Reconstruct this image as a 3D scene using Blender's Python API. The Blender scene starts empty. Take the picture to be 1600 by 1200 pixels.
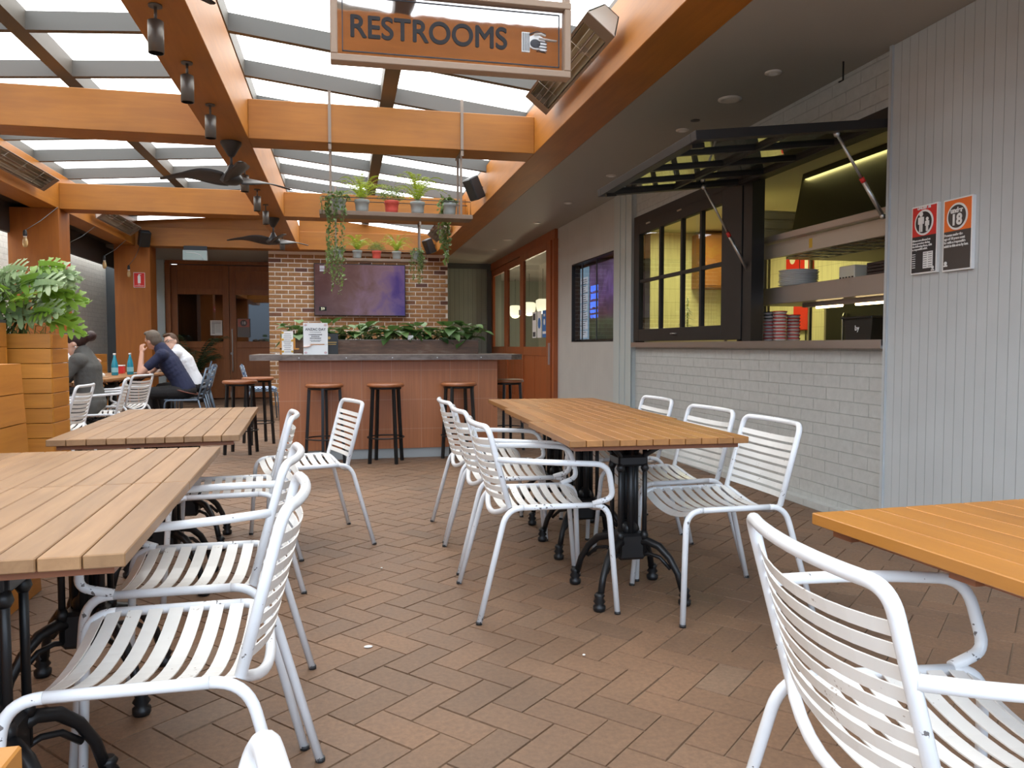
import bpy, bmesh, math, random
from mathutils import Vector, Matrix, Euler
random.seed(7)
R = math.radians
scene = bpy.context.scene
COL = scene.collection

# ---------------------------------------------------------------- camera
cd = bpy.data.cameras.new('camera'); cam = bpy.data.objects.new('camera', cd); COL.objects.link(cam)
cd.sensor_fit = 'HORIZONTAL'; cd.sensor_width = 36.0; cd.lens = 36.0 * 1210 / 1600
cd.clip_start = 0.02; cd.clip_end = 200
cam.location = (0, 0, 1.15)
yaw = math.atan2(263, 1210); pitch = math.atan2(-60, 1210)
cam.rotation_euler = (math.pi / 2 + pitch, 0, -yaw)
scene.camera = cam

# ---------------------------------------------------------------- world, exposure
w = bpy.data.worlds.new('overcast_sky'); scene.world = w; w.use_nodes = True
nt = w.node_tree; nt.nodes.clear()
tc = nt.nodes.new('ShaderNodeTexCoord'); sp = nt.nodes.new('ShaderNodeSeparateXYZ')
rp = nt.nodes.new('ShaderNodeValToRGB'); bg = nt.nodes.new('ShaderNodeBackground'); wo = nt.nodes.new('ShaderNodeOutputWorld')
mr = nt.nodes.new('ShaderNodeMapRange'); mr.inputs['From Min'].default_value = -1; mr.inputs['From Max'].default_value = 1
nt.links.new(tc.outputs['Generated'], sp.inputs[0]); nt.links.new(sp.outputs['Z'], mr.inputs['Value'])
nt.links.new(mr.outputs[0], rp.inputs['Fac']); _m = nt.nodes.new('ShaderNodeMix'); _m.data_type = 'RGBA'; _m.blend_type = 'MULTIPLY'; _m.inputs[0].default_value = 1
_r = nt.nodes.new('ShaderNodeValToRGB'); _y = nt.nodes.new('ShaderNodeMapRange'); _y.inputs['From Min'].default_value = -1; _y.inputs['From Max'].default_value = 1
nt.links.new(sp.outputs['Y'], _y.inputs['Value']); nt.links.new(_y.outputs[0], _r.inputs[0]); _r.color_ramp.elements[0].position = .15; _r.color_ramp.elements[0].color = (.74, .90, 1.12, 1); _r.color_ramp.elements[1].position = .5; _r.color_ramp.elements[1].color = (1, 1, 1, 1)
nt.links.new(rp.outputs['Color'], _m.inputs[6]); nt.links.new(_r.outputs[0], _m.inputs[7]); nt.links.new(_m.outputs[2], bg.inputs['Color']); nt.links.new(bg.outputs[0], wo.inputs[0])
cr = rp.color_ramp
cr.elements[0].position = 0.0; cr.elements[0].color = (.06, .055, .05, 1)
cr.elements[1].position = 1.0; cr.elements[1].color = (1.0, .965, .90, 1)
for p, c in ((.50, (.11, .11, .11, 1)), (.53, (.16, .17, .18, 1)), (.57, (.80, .82, .86, 1)), (.64, (1.0, .97, .91, 1))):
    e = cr.elements.new(p); e.color = c
bg.inputs['Strength'].default_value = 5.5
try:
    w.cycles.sampling_method = 'MANUAL'; w.cycles.sample_map_resolution = 512
except Exception: pass
vs = scene.view_settings
vs.view_transform = 'Standard'; vs.look = 'None'; vs.gamma = 1; vs.exposure = 0.0; vs.use_curve_mapping = False

def area_light(name, loc, size, power, color, rot=(0, 0, 0), sy=None):
    l = bpy.data.lights.new(name, 'AREA'); l.energy = power; l.color = color; l.size = size
    if sy: l.shape = 'RECTANGLE'; l.size_y = sy
    o = bpy.data.objects.new(name, l); o.location = loc; o.rotation_euler = rot; COL.objects.link(o); return o
area_light('kitchen_ceiling_light', (4.7, 5.6, 2.78), .6, 66, (1.0, .90, .36), sy=2.6)
area_light('kitchen_ceiling_light', (4.9, 9.3, 2.78), .6, 55, (1.0, .90, .36), sy=1.8)

# ---------------------------------------------------------------- helpers
def tag(o, label=None, cat=None, group=None, kind=None):
    if label: o['label'] = label
    if cat: o['category'] = cat
    if group: o['group'] = group
    if kind: o['kind'] = kind
    return o
def thing(name, label, cat, loc=(0, 0, 0), rz=0.0, group=None):
    o = bpy.data.objects.new(name, None); COL.objects.link(o); o.empty_display_size = .1
    o.location = loc; o.rotation_euler = (0, 0, R(rz)); return tag(o, label, cat, group)
def copy_tree(o, parent=None, loc=None, rz=None, label=None, group=None):
    c = o.copy(); COL.objects.link(c)
    if parent: c.parent = parent
    if loc is not None: c.location = loc
    if rz is not None: c.rotation_euler = (c.rotation_euler[0], c.rotation_euler[1], R(rz))
    if label: c['label'] = label
    if group: c['group'] = group
    for ch in list(o.children): copy_tree(ch, c)
    return c

class MB:
    def __init__(s): s.v = []; s.f = []; s.sm = []; s.mi = []; s.va = []
    def add(s, vs, fs, smooth=False, mi=0, var=None):
        b = len(s.v); s.v += [tuple(v) for v in vs]
        var = random.random() if var is None else var
        for f in fs: s.f.append(tuple(b + i for i in f)); s.sm.append(smooth); s.mi.append(mi); s.va.append(var)
        return s
    def box(s, x0, x1, y0, y1, z0, z1, M=None, mi=0, var=None, ch=0.0):
        if ch > 0:
            # chamfered box from convex corners
            vs = []; idx = {}
            for a, X in ((0, x0), (1, x1)):
                for b, Y in ((0, y0), (1, y1)):
                    for c, Z in ((0, z0), (1, z1)):
                        sx = ch if a == 0 else -ch; sy = ch if b == 0 else -ch; sz = ch if c == 0 else -ch
                        idx[(a, b, c, 0)] = len(vs); vs.append((X, Y + sy, Z + sz))
                        idx[(a, b, c, 1)] = len(vs); vs.append((X + sx, Y, Z + sz))
                        idx[(a, b, c, 2)] = len(vs); vs.append((X + sx, Y + sy, Z))
            fs = []
            I = lambda a, b, c, k: idx[(a, b, c, k)]
            for a in (0, 1):
                q = [I(a, 0, 0, 0), I(a, 0, 1, 0), I(a, 1, 1, 0), I(a, 1, 0, 0)]; fs.append(q if a == 0 else q[::-1])
            for b in (0, 1):
                q = [I(0, b, 0, 1), I(1, b, 0, 1), I(1, b, 1, 1), I(0, b, 1, 1)]; fs.append(q if b == 0 else q[::-1])
            for c in (0, 1):
                q = [I(0, 0, c, 2), I(0, 1, c, 2), I(1, 1, c, 2), I(1, 0, c, 2)]; fs.append(q if c == 0 else q[::-1])
            for a in (0, 1):
                for b in (0, 1):
                    q = [I(a, b, 0, 0), I(a, b, 0, 1), I(a, b, 1, 1), I(a, b, 1, 0)]; fs.append(q if a == b else q[::-1])
            for a in (0, 1):
                for c in (0, 1):
                    q = [I(a, 0, c, 0), I(a, 0, c, 2), I(a, 1, c, 2), I(a, 1, c, 0)]; fs.append(q[::-1] if a == c else q)
            for b in (0, 1):
                for c in (0, 1):
                    q = [I(0, b, c, 1), I(0, b, c, 2), I(1, b, c, 2), I(1, b, c, 1)]; fs.append(q if b == c else q[::-1])
            for a in (0, 1):
                for b in (0, 1):
                    for c in (0, 1):
                        q = [I(a, b, c, 0), I(a, b, c, 1), I(a, b, c, 2)]; fs.append(q if (a + b + c) % 2 else q[::-1])
        else:
            vs = [(x, y, z) for x in (x0, x1) for y in (y0, y1) for z in (z0, z1)]
            fs = [(0, 1, 3, 2), (4, 6, 7, 5), (0, 4, 5, 1), (2, 3, 7, 6), (0, 2, 6, 4), (1, 5, 7, 3)]
        if M is not None: vs = [M @ Vector(v) for v in vs]
        return s.add(vs, fs, False, mi, var)
    def cbox(s, c, d, M=None, **k):
        T = Matrix.Translation(c) @ (M if M is not None else Matrix())
        return s.box(-d[0] / 2, d[0] / 2, -d[1] / 2, d[1] / 2, -d[2] / 2, d[2] / 2, M=T, **k)
    def tube(s, pts, r, n=10, closed=False, cap=True, mi=0, var=None, flat=1.0, up=None):
        pts = [Vector(p) for p in pts]; m = len(pts)
        rr = r if isinstance(r, (list, tuple)) else [r] * m
        tans = []
        for i in range(m):
            if closed: t = pts[(i + 1) % m] - pts[i - 1]
            else: t = pts[min(i + 1, m - 1)] - pts[max(i - 1, 0)]
            tans.append(t.normalized() if t.length > 1e-9 else Vector((0, 0, 1)))
        a = Vector(up) if up is not None else (Vector((0, 0, 1)) if abs(tans[0].z) < .9 else Vector((1, 0, 0)))
        vs = []
        for i in range(m):
            t = tans[i]; a = (a - t * a.dot(t)); a = a.normalized() if a.length > 1e-6 else t.orthogonal().normalized()
            b = t.cross(a)
            for k in range(n):
                q = 2 * math.pi * k / n
                vs.append(pts[i] + (a * math.cos(q) * flat + b * math.sin(q)) * rr[i])
        fs = []
        for i in range(m if closed else m - 1):
            j = (i + 1) % m
            for k in range(n): fs.append((i * n + k, i * n + (k + 1) % n, j * n + (k + 1) % n, j * n + k))
        s.add(vs, fs, True, mi, var)
        if cap and not closed:
            b = len(s.v) - len(vs)
            for f in (tuple(b + k for k in range(n))[::-1], tuple(b + (m - 1) * n + k for k in range(n))):
                s.f.append(f); s.sm.append(False); s.mi.append(mi); s.va.append(s.va[-1])
        return s
    def lathe(s, prof, c=(0, 0, 0), n=20, M=None, mi=0, var=None, capb=True, capt=True, smooth=True):
        vs = [];
        for (r, z) in prof:
            for k in range(n):
                q = 2 * math.pi * k / n; vs.append(Vector((r * math.cos(q), r * math.sin(q), z)))
        fs = []
        for i in range(len(prof) - 1):
            for k in range(n): fs.append((i * n + k, i * n + (k + 1) % n, (i + 1) * n + (k + 1) % n, (i + 1) * n + k))
        T = Matrix.Translation(c) @ (M if M is not None else Matrix())
        vs = [T @ v for v in vs]; s.add(vs, fs, smooth, mi, var); b = len(s.v) - len(vs)
        if capb: s.f.append(tuple(b + k for k in range(n))[::-1]); s.sm.append(False); s.mi.append(mi); s.va.append(s.va[-1])
        if capt: s.f.append(tuple(b + (len(prof) - 1) * n + k for k in range(n))); s.sm.append(False); s.mi.append(mi); s.va.append(s.va[-1])
        return s
    def cyl(s, c, r, h, n=16, M=None, **k): return s.lathe([(r, 0), (r, h)], c, n, M, **k)
    def ell(s, c, rad, M=None, nu=14, nv=9, mi=0, var=None):
        vs = [Vector((0, 0, -1))]
        for j in range(1, nv):
            p = -math.pi / 2 + math.pi * j / nv
            for k in range(nu): q = 2 * math.pi * k / nu; vs.append(Vector((math.cos(p) * math.cos(q), math.cos(p) * math.sin(q), math.sin(p))))
        vs.append(Vector((0, 0, 1))); fs = []
        for k in range(nu): fs.append((0, 1 + (k + 1) % nu, 1 + k))
        for j in range(nv - 2):
            a = 1 + j * nu; b = a + nu
            for k in range(nu): fs.append((a + k, a + (k + 1) % nu, b + (k + 1) % nu, b + k))
        a = 1 + (nv - 2) * nu
        for k in range(nu): fs.append((a + k, a + (k + 1) % nu, len(vs) - 1))
        T = Matrix.Translation(c) @ (M if M is not None else Matrix())
        return s.add([T @ Vector((v.x * rad[0], v.y * rad[1], v.z * rad[2])) for v in vs], fs, True, mi, var)
    def prism(s, poly, axis, a0, a1, mi=0, var=None, M=None):
        def P(u, v, a): return {'x': (a, u, v), 'y': (u, a, v), 'z': (u, v, a)}[axis]
        n = len(poly); vs = [P(u, v, a0) for u, v in poly] + [P(u, v, a1) for u, v in poly]
        if M is not None: vs = [M @ Vector(v) for v in vs]
        fs = [tuple(range(n))[::-1], tuple(range(n, 2 * n))] + [(i, (i + 1) % n, n + (i + 1) % n, n + i) for i in range(n)]
        return s.add(vs, fs, False, mi, var)
    def strip(s, pts, nrm, wd, th, mi=0, var=None):
        """a flat metal strip swept along pts; nrm = list of strip normals; wd = width across; th = thickness"""
        pts = [Vector(p) for p in pts]; m = len(pts); vs = []
        for i in range(m):
            t = (pts[min(i + 1, m - 1)] - pts[max(i - 1, 0)]).normalized()
            n_ = Vector(nrm[i]).normalized(); sd = t.cross(n_).normalized()
            for a, b in ((-1, -1), (1, -1), (1, 1), (-1, 1)): vs.append(pts[i] + sd * a * wd / 2 + n_ * b * th / 2)
        fs = [(0, 1, 2, 3)[::-1], tuple(4 * (m - 1) + k for k in range(4))]
        for i in range(m - 1):
            for k in range(4): fs.append((4 * i + k, 4 * i + (k + 1) % 4, 4 * i + 4 + (k + 1) % 4, 4 * i + 4 + k))
        return s.add(vs, fs, False, mi, var)
    def build(s, name, mats, parent=None, recalc=True):
        me = bpy.data.meshes.new(name)
        me.from_pydata(s.v, [], s.f)
        mats = mats if isinstance(mats, (list, tuple)) else [mats]
        for m in mats: me.materials.append(m)
        at = me.color_attributes.new('var', 'FLOAT_COLOR', 'CORNER'); data = []
        for p, sm, mi, va in zip(me.polygons, s.sm, s.mi, s.va):
            p.use_smooth = sm; p.material_index = mi
            data += [va, (va * 7.31) % 1, (va * 13.7) % 1, 1.0] * p.loop_total
        at.data.foreach_set('color', data)
        if recalc:
            bm = bmesh.new(); bm.from_mesh(me); bmesh.ops.recalc_face_normals(bm, faces=bm.faces); bm.to_mesh(me); bm.free()
        me.update()
        o = bpy.data.objects.new(name, me); COL.objects.link(o)
        if parent: o.parent = parent
        return o
def struct(name, mb, mat, recalc=True):
    o = mb.build(name, mat, recalc=recalc); o['kind'] = 'structure'; return o

def fillet(pts, r, n=6, closed=False):
    pts = [Vector(p) for p in pts]; out = []; m = len(pts)
    rr = r if isinstance(r, (list, tuple)) else [r] * m
    for i in range(m):
        if not closed and i in (0, m - 1): out.append(pts[i]); continue
        a, b, c = pts[i - 1], pts[i], pts[(i + 1) % m]
        d = min(rr[i], (a - b).length * .49, (c - b).length * .49)
        if d < 1e-5: out.append(b); continue
        p, q = b + (a - b).normalized() * d, b + (c - b).normalized() * d
        for k in range(n + 1):
            t = k / n; out.append(p * (1 - t) ** 2 + b * 2 * t * (1 - t) + q * t * t)
    return out

# ---------------------------------------------------------------- materials
def mat(name, col, rough=.5, metal=0, **k):
    m = bpy.data.materials.new(name); m.use_nodes = True
    b = m.node_tree.nodes['Principled BSDF']
    b.inputs['Base Color'].default_value = (*col, 1); b.inputs['Roughness'].default_value = rough; b.inputs['Metallic'].default_value = metal
    for kk, v in k.items(): b.inputs[kk.replace('_', ' ')].default_value = v
    return m
def N(m, t, **k):
    n = m.node_tree.nodes.new(t)
    for a, v in k.items(): setattr(n, a, v)
    return n
def L(m, a, b): m.node_tree.links.new(a, b)
def coords(m, scale=(1, 1, 1), rot=(0, 0, 0), kind='Object'):
    t = N(m, 'ShaderNodeTexCoord'); mp = N(m, 'ShaderNodeMapping'); mp.inputs['Scale'].default_value = scale; mp.inputs['Rotation'].default_value = rot
    L(m, t.outputs[kind], mp.inputs['Vector']); return mp.outputs[0]
def swz(m, order):
    t = N(m, 'ShaderNodeTexCoord'); s = N(m, 'ShaderNodeSeparateXYZ'); c = N(m, 'ShaderNodeCombineXYZ'); L(m, t.outputs['Object'], s.inputs[0])
    for i, ch in enumerate(order): L(m, s.outputs[ch], c.inputs[i])
    return c.outputs[0]
def noise(m, vec, scale, detail=4, rough=.5, dist=0):
    n = N(m, 'ShaderNodeTexNoise'); n.inputs['Scale'].default_value = scale; n.inputs['Detail'].default_value = detail
    n.inputs['Roughness'].default_value = rough; n.inputs['Distortion'].default_value = dist
    if vec is not None: L(m, vec, n.inputs['Vector'])
    return n.outputs['Fac']
def ramp(m, fac, stops, interp='LINEAR'):
    n = N(m, 'ShaderNodeValToRGB'); n.color_ramp.interpolation = interp; e = n.color_ramp.elements
    e[0].position, e[0].color = stops[0][0], (*stops[0][1], 1); e[1].position, e[1].color = stops[-1][0], (*stops[-1][1], 1)
    for p, c in stops[1:-1]: x = e.new(p); x.color = (*c, 1)
    L(m, fac, n.inputs['Fac']); return n.outputs['Color']
def mix(m, a, b, fac, mode='MIX'):
    n = N(m, 'ShaderNodeMix', data_type='RGBA', blend_type=mode)
    for s, v in ((n.inputs[6], a), (n.inputs[7], b), (n.inputs[0], fac)):
        if isinstance(v, (int, float)): s.default_value = v
        elif isinstance(v, tuple): s.default_value = (*v, 1)
        else: L(m, v, s)
    return n.outputs[2]
def attr(m):
    n = N(m, 'ShaderNodeAttribute'); n.attribute_name = 'var'; return n
def bump(m, h, st=.3, d=.01):
    n = N(m, 'ShaderNodeBump'); n.inputs['Strength'].default_value = st; n.inputs['Distance'].default_value = d
    L(m, h, n.inputs['Height']); L(m, n.outputs[0], m.node_tree.nodes['Principled BSDF'].inputs['Normal'])
def base(m, c): L(m, c, m.node_tree.nodes['Principled BSDF'].inputs['Base Color'])

def wood(name, dark, light, rough=.45, scale=1.0, axis='x', tint=.35, blot=.5, spec=None):
    m = mat(name, light, rough)
    sc = {'x': (1.2, 14, 14), 'y': (14, 1.2, 14), 'z': (14, 14, 1.2)}[axis]
    at = attr(m)
    v = coords(m, tuple(a * scale for a in sc)); 
    ad = N(m, 'ShaderNodeVectorMath', operation='ADD'); ms = N(m, 'ShaderNodeVectorMath', operation='SCALE'); ms.inputs['Scale'].default_value = 37
    L(m, at.outputs['Color'], ms.inputs[0]); L(m, v, ad.inputs[0]); L(m, ms.outputs[0], ad.inputs[1])
    n1 = noise(m, ad.outputs[0], 1.6, 6, .6, .6); n2 = noise(m, coords(m, (1, 1, 1)), 2.2 * scale, 3)
    c = ramp(m, n1, [(.25, dark), (.5, tuple((a + b) / 2 for a, b in zip(dark, light))), (.75, light)])
    c = mix(m, c, ramp(m, n2, [(.3, tuple(x * .72 for x in light)), (.7, tuple(min(1, x * 1.12) for x in light))]), blot * .6)
    g = ramp(m, at.outputs['Fac'], [(0, (1 - tint,) * 3), (1, (1 + tint * .35,) * 3)])
    c = mix(m, c, g, 1.0, 'MULTIPLY'); base(m, c); bump(m, n1, .12, .002)
    return m

M = {}
M['beam'] = wood('stained_plywood_along_x', (.25, .080, .007), (.43, .155, .014), .5, .8, 'x', .06, .7)
M['beam_y'] = wood('stained_plywood_along_y', (.25, .080, .007), (.43, .155, .014), .5, .8, 'y', .06, .7)
M['post'] = wood('stained_plywood_upright', (.25, .070, .008), (.40, .125, .013), .55, .8, 'z', .06, .6)
M['table_l'] = wood('weathered_teak', (.17, .080, .034), (.385, .215, .098), .42, 1.2, 'y', .30, .6)
M['table_m'] = wood('oiled_teak', (.20, .075, .018), (.42, .19, .055), .42, 1.2, 'y', .25, .8)
M['table_r'] = wood('honey_teak', (.32, .12, .018), (.47, .20, .036), .42, 1.2, 'y', .12, .7)
M['under'] = wood('table_underframe_wood', (.16, .055, .02), (.26, .09, .035), .5, 1, 'x', .1)
M['planter'] = wood('planter_timber', (.40, .14, .012), (.68, .29, .035), .45, 1, 'x', .35, .5)
M['planter_y'] = wood('planter_timber_along_y', (.38, .125, .014), (.60, .24, .035), .45, 1, 'y', .35, .5)
M['door'] = wood('dark_door_timber', (.17, .05, .014), (.40, .14, .04), .35, .8, 'z', .15, .9)
M['bifold'] = wood('red_cedar_doors', (.22, .05, .012), (.42, .11, .025), .35, .8, 'z', .15, .5)
M['stool'] = wood('stool_seat_wood', (.20, .06, .02), (.36, .13, .05), .35, 1.2, 'x', .1)
M['shelfwood'] = wood('grey_brown_shelf_timber', (.15, .10, .065), (.28, .19, .13), .6, 1.2, 'x', .1)

def chipped(name, col, chip):
    m = mat(name, col, .27); v = coords(m)
    n = noise(m, v, 70, 2, .6); n2 = noise(m, v, 9, 2)
    ml = N(m, 'ShaderNodeMath', operation='MULTIPLY'); L(m, n, ml.inputs[0]); L(m, n2, ml.inputs[1])
    f = ramp(m, ml.outputs[0], [(.405, (0, 0, 0)), (.42, (1, 1, 1))])
    dirt = ramp(m, noise(m, v, 5, 4), [(.35, tuple(c * .90 for c in col)), (.65, col)])
    base(m, mix(m, dirt, chip, f)); return m
M['white'] = chipped('white_powder_coat', (.74, .755, .775), (.16, .15, .15))
M['cream'] = chipped('white_slat_paint', (.79, .775, .74), (.45, .40, .35))
M['bluegrey'] = mat('blue_grey_metal', (.13, .17, .22), .45, .2)
M['black'] = mat('black_cast_iron', (.012, .012, .013), .38, .3)
M['blackm'] = mat('black_plastic', (.02, .02, .021), .5)
M['fanblk'] = mat('dark_bronze_fan', (.035, .028, .024), .45)
M['can'] = mat('spotlight_bronze_grey', (.14, .125, .11), .4, .5)
M['screw'] = mat('steel', (.55, .55, .54), .3, .9)
M['steel'] = mat('brushed_stainless', (.50, .46, .43), .32, .85)
M['steel_w'] = mat('heater_casing', (.60, .54, .46), .4, .4)
M['steel_d'] = mat('heater_face_dark', (.26, .19, .14), .4, .3)
M['reflector'] = mat('heater_reflector', (.62, .54, .40), .3, .8)
M['framegrey'] = mat('roof_frame_grey', (.088, .076, .060), .6)
M['soffit'] = mat('grey_soffit_paint', (.34, .32, .28), .6)
M['trimgrey'] = mat('grey_trim_paint', (.45, .49, .475), .5)
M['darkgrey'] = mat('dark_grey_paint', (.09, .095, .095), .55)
M['fascia'] = mat('dark_fascia', (.045, .042, .04), .6)
M['winframe'] = mat('black_brown_window_frame', (.012, .010, .009), .5)
M['glassdark'] = None
def glass(name, tint=(.9, .95, .93), a=.22, rough=.02, ior=1.5):
    m = bpy.data.materials.new(name); m.use_nodes = True; nt = m.node_tree; nt.nodes.clear()
    t = nt.nodes.new('ShaderNodeBsdfTransparent'); g = nt.nodes.new('ShaderNodeBsdfGlossy'); mx = nt.nodes.new('ShaderNodeMixShader'); o = nt.nodes.new('ShaderNodeOutputMaterial')
    t.inputs[0].default_value = (*tint, 1); g.inputs['Roughness'].default_value = rough; g.inputs['Color'].default_value = (1, 1, 1, 1)
    f = nt.nodes.new('ShaderNodeFresnel'); f.inputs[0].default_value = ior
    md = nt.nodes.new('ShaderNodeMath'); md.operation = 'ADD'; md.inputs[1].default_value = a; md.use_clamp = True
    gm_ = nt.nodes.new('ShaderNodeNewGeometry'); sb = nt.nodes.new('ShaderNodeMath'); sb.operation = 'SUBTRACT'; sb.inputs[0].default_value = 1; ml = nt.nodes.new('ShaderNodeMath'); ml.operation = 'MULTIPLY'
    nt.links.new(gm_.outputs['Backfacing'], sb.inputs[1]); nt.links.new(f.outputs[0], md.inputs[0]); nt.links.new(md.outputs[0], ml.inputs[0]); nt.links.new(sb.outputs[0], ml.inputs[1]); nt.links.new(ml.outputs[0], mx.inputs[0])
    nt.links.new(t.outputs[0], mx.inputs[1]); nt.links.new(g.outputs[0], mx.inputs[2]); nt.links.new(mx.outputs[0], o.inputs[0]); return m
M['glass'] = glass('clear_glass', (.95, .97, .95), 0.0)
M['glass_t'] = glass('tinted_awning_glass', (.55, .60, .56), .12)
M['glass_d'] = glass('dark_door_glass', (.35, .38, .36), .10)
def sheet():
    m = bpy.data.materials.new('opal_roof_sheet'); m.use_nodes = True; nt = m.node_tree; nt.nodes.clear()
    t = nt.nodes.new('ShaderNodeBsdfTransparent'); g = nt.nodes.new('ShaderNodeBsdfTranslucent'); mx = nt.nodes.new('ShaderNodeMixShader'); o = nt.nodes.new('ShaderNodeOutputMaterial')
    t.inputs[0].default_value = (.97, .985, 1, 1); g.inputs[0].default_value = (.93, .96, 1, 1); mx.inputs[0].default_value = .25
    nt.links.new(t.outputs[0], mx.inputs[1]); nt.links.new(g.outputs[0], mx.inputs[2]); nt.links.new(mx.outputs[0], o.inputs[0]); return m
M['sheet'] = sheet()
def emit(name, col, st):
    m = bpy.data.materials.new(name); m.use_nodes = True; b = m.node_tree.nodes['Principled BSDF']
    b.inputs['Base Color'].default_value = (*col, 1); b.inputs['Emission Color'].default_value = (*col, 1); b.inputs['Emission Strength'].default_value = st; return m
M['lamp'] = emit('heat_lamp_glow', (1, .72, .35), 14)
M['globe'] = emit('lit_opal_globe', (1, .93, .68), 1.3)
M['downlight'] = mat('downlight_trim_white', (.62, .58, .52), .5)

def paver():
    m = mat('clay_paver', (.25, .14, .09), .62); at = attr(m); v = coords(m)
    c = ramp(m, at.outputs['Fac'], [(0, (.150, .092, .057)), (.35, (.180, .107, .064)), (.7, (.208, .121, .071)), (1, (.19, .125, .082))])
    n1 = noise(m, v, 1.3, 5, .6); n2 = noise(m, v, 55, 4, .7)
    c = mix(m, c, ramp(m, n1, [(.3, (.72, .70, .69)), (.7, (1.15, 1.12, 1.08))]), 1, 'MULTIPLY')
    c = mix(m, c, ramp(m, n2, [(.3, (.78, .78, .78)), (.7, (1.15, 1.15, 1.15))]), 1, 'MULTIPLY')
    st = ramp(m, noise(m, v, 23, 5, .75, .4), [(.70, (0, 0, 0)), (.80, (1, 1, 1))]); st2 = ramp(m, noise(m, v, 1.1, 2), [(.5, (0, 0, 0)), (.62, (1, 1, 1))])
    fm = N(m, 'ShaderNodeMath', operation='MULTIPLY'); L(m, st, fm.inputs[0]); L(m, st2, fm.inputs[1])
    fm2 = N(m, 'ShaderNodeMath', operation='MULTIPLY'); fm2.inputs[1].default_value = .45; L(m, fm.outputs[0], fm2.inputs[0])
    c = mix(m, c, (.50, .42, .36), fm2.outputs[0]); base(m, c); bump(m, n2, .25, .004)
    r = ramp(m, n1, [(.3, (.5, .5, .5)), (.7, (.72, .72, .72))]); L(m, r, m.node_tree.nodes['Principled BSDF'].inputs['Roughness'])
    return m
M['paver'] = paver(); M['grout'] = mat('sandy_joint', (.21, .15, .105), .95)

def painted_brick(name, c1, c2, order='YZX'):
    m = mat(name, c1, .6); v = swz(m, order)
    b = N(m, 'ShaderNodeTexBrick'); L(m, v, b.inputs['Vector']); b.inputs['Scale'].default_value = 1
    b.inputs['Brick Width'].default_value = .30; b.inputs['Row Height'].default_value = .086; b.inputs['Mortar Size'].default_value = .004; b.inputs['Mortar Smooth'].default_value = .4
    b.inputs['Color1'].default_value = (*c1, 1); b.inputs['Color2'].default_value = (*c2, 1); b.inputs['Mortar'].default_value = (*[c * .88 for c in c1], 1)
    n = noise(m, coords(m), 18, 5, .65)
    c = mix(m, b.outputs['Color'], ramp(m, n, [(.3, (.90, .90, .90)), (.7, (1.06, 1.06, 1.06))]), 1, 'MULTIPLY'); base(m, c)
    inv = N(m, 'ShaderNodeMath', operation='SUBTRACT'); inv.inputs[0].default_value = 1; L(m, b.outputs['Fac'], inv.inputs[1])
    ad = N(m, 'ShaderNodeMath', operation='MULTIPLY_ADD'); L(m, n, ad.inputs[0]); ad.inputs[1].default_value = .5; L(m, inv.outputs[0], ad.inputs[2])
    bump(m, ad.outputs[0], .8, .008); return m
# walls in the x = const plane: brick texture u = y, v = z
M['pbrick'] = painted_brick('painted_grey_brick', (.46, .47, .45), (.475, .485, .465))
M['wbrick'] = painted_brick('painted_white_brick', (.86, .83, .76), (.90, .87, .80))
def grooved(name, col, pitch, groove=.05, along='y'):
    m = mat(name, col, .5); v = coords(m); s = N(m, 'ShaderNodeSeparateXYZ'); L(m, v, s.inputs[0])
    q = N(m, 'ShaderNodeMath', operation='DIVIDE'); L(m, s.outputs['Y' if along == 'y' else 'X'], q.inputs[0]); q.inputs[1].default_value = pitch
    f = N(m, 'ShaderNodeMath', operation='FRACT'); L(m, q.outputs[0], f.inputs[0])
    h = ramp(m, f.outputs[0], [(0, (0, 0, 0)), (groove, (1, 1, 1)), (1 - groove, (1, 1, 1)), (1, (0, 0, 0))])
    n = noise(m, v, 3, 4)
    c = mix(m, ramp(m, n, [(.3, tuple(x * .95 for x in col)), (.7, tuple(x * 1.04 for x in col))]), ramp(m, h, [(0, ((.66,) * 3 if along == 'y' else (.5,) * 3)), (1, (1, 1, 1))]), 1, 'MULTIPLY')
    base(m, c); bump(m, h, .7, .004); return m
M['clad'] = grooved('grey_green_vee_joint_cladding', (.47, .495, .50), .068, .032)
M['clad2'] = grooved('pale_grey_cladding', (.47, .46, .43), .075, .03)
M['cladg'] = grooved('dark_green_grey_cladding', (.33, .37, .32), .10, .06, 'x')
M['tilebar'] = None
def tiles(name, c1, c2, mort, bw, rh, order='XZY', off=0.0, ms=.003, rough=.4):
    m = mat(name, c1, rough); v = swz(m, order); b = N(m, 'ShaderNodeTexBrick'); L(m, v, b.inputs['Vector'])
    b.offset = off; b.inputs['Scale'].default_value = 1; b.inputs['Brick Width'].default_value = bw; b.inputs['Row Height'].default_value = rh; b.inputs['Mortar Size'].default_value = ms
    b.inputs['Color1'].default_value = (*c1, 1); b.inputs['Color2'].default_value = (*c2, 1); b.inputs['Mortar'].default_value = (*mort, 1)
    n = noise(m, coords(m, (60, 60, 2)), 1, 4)
    base(m, mix(m, b.outputs['Color'], ramp(m, n, [(.3, (.86, .86, .86)), (.7, (1.1, 1.1, 1.1))]), 1, 'MULTIPLY')); return m
M['tilebar'] = tiles('terracotta_bar_tiles', (.37, .128, .046), (.39, .138, .050), (.43, .20, .11), .30, .30, 'XZY', 0)
M['ktile'] = tiles('cream_kitchen_tiles', (.62, .60, .42), (.65, .63, .45), (.45, .43, .30), .20, .20, 'YZX', 0)
M['brickclay'] = mat('clay_brick', (.2, .1, .05), .7)
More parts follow.
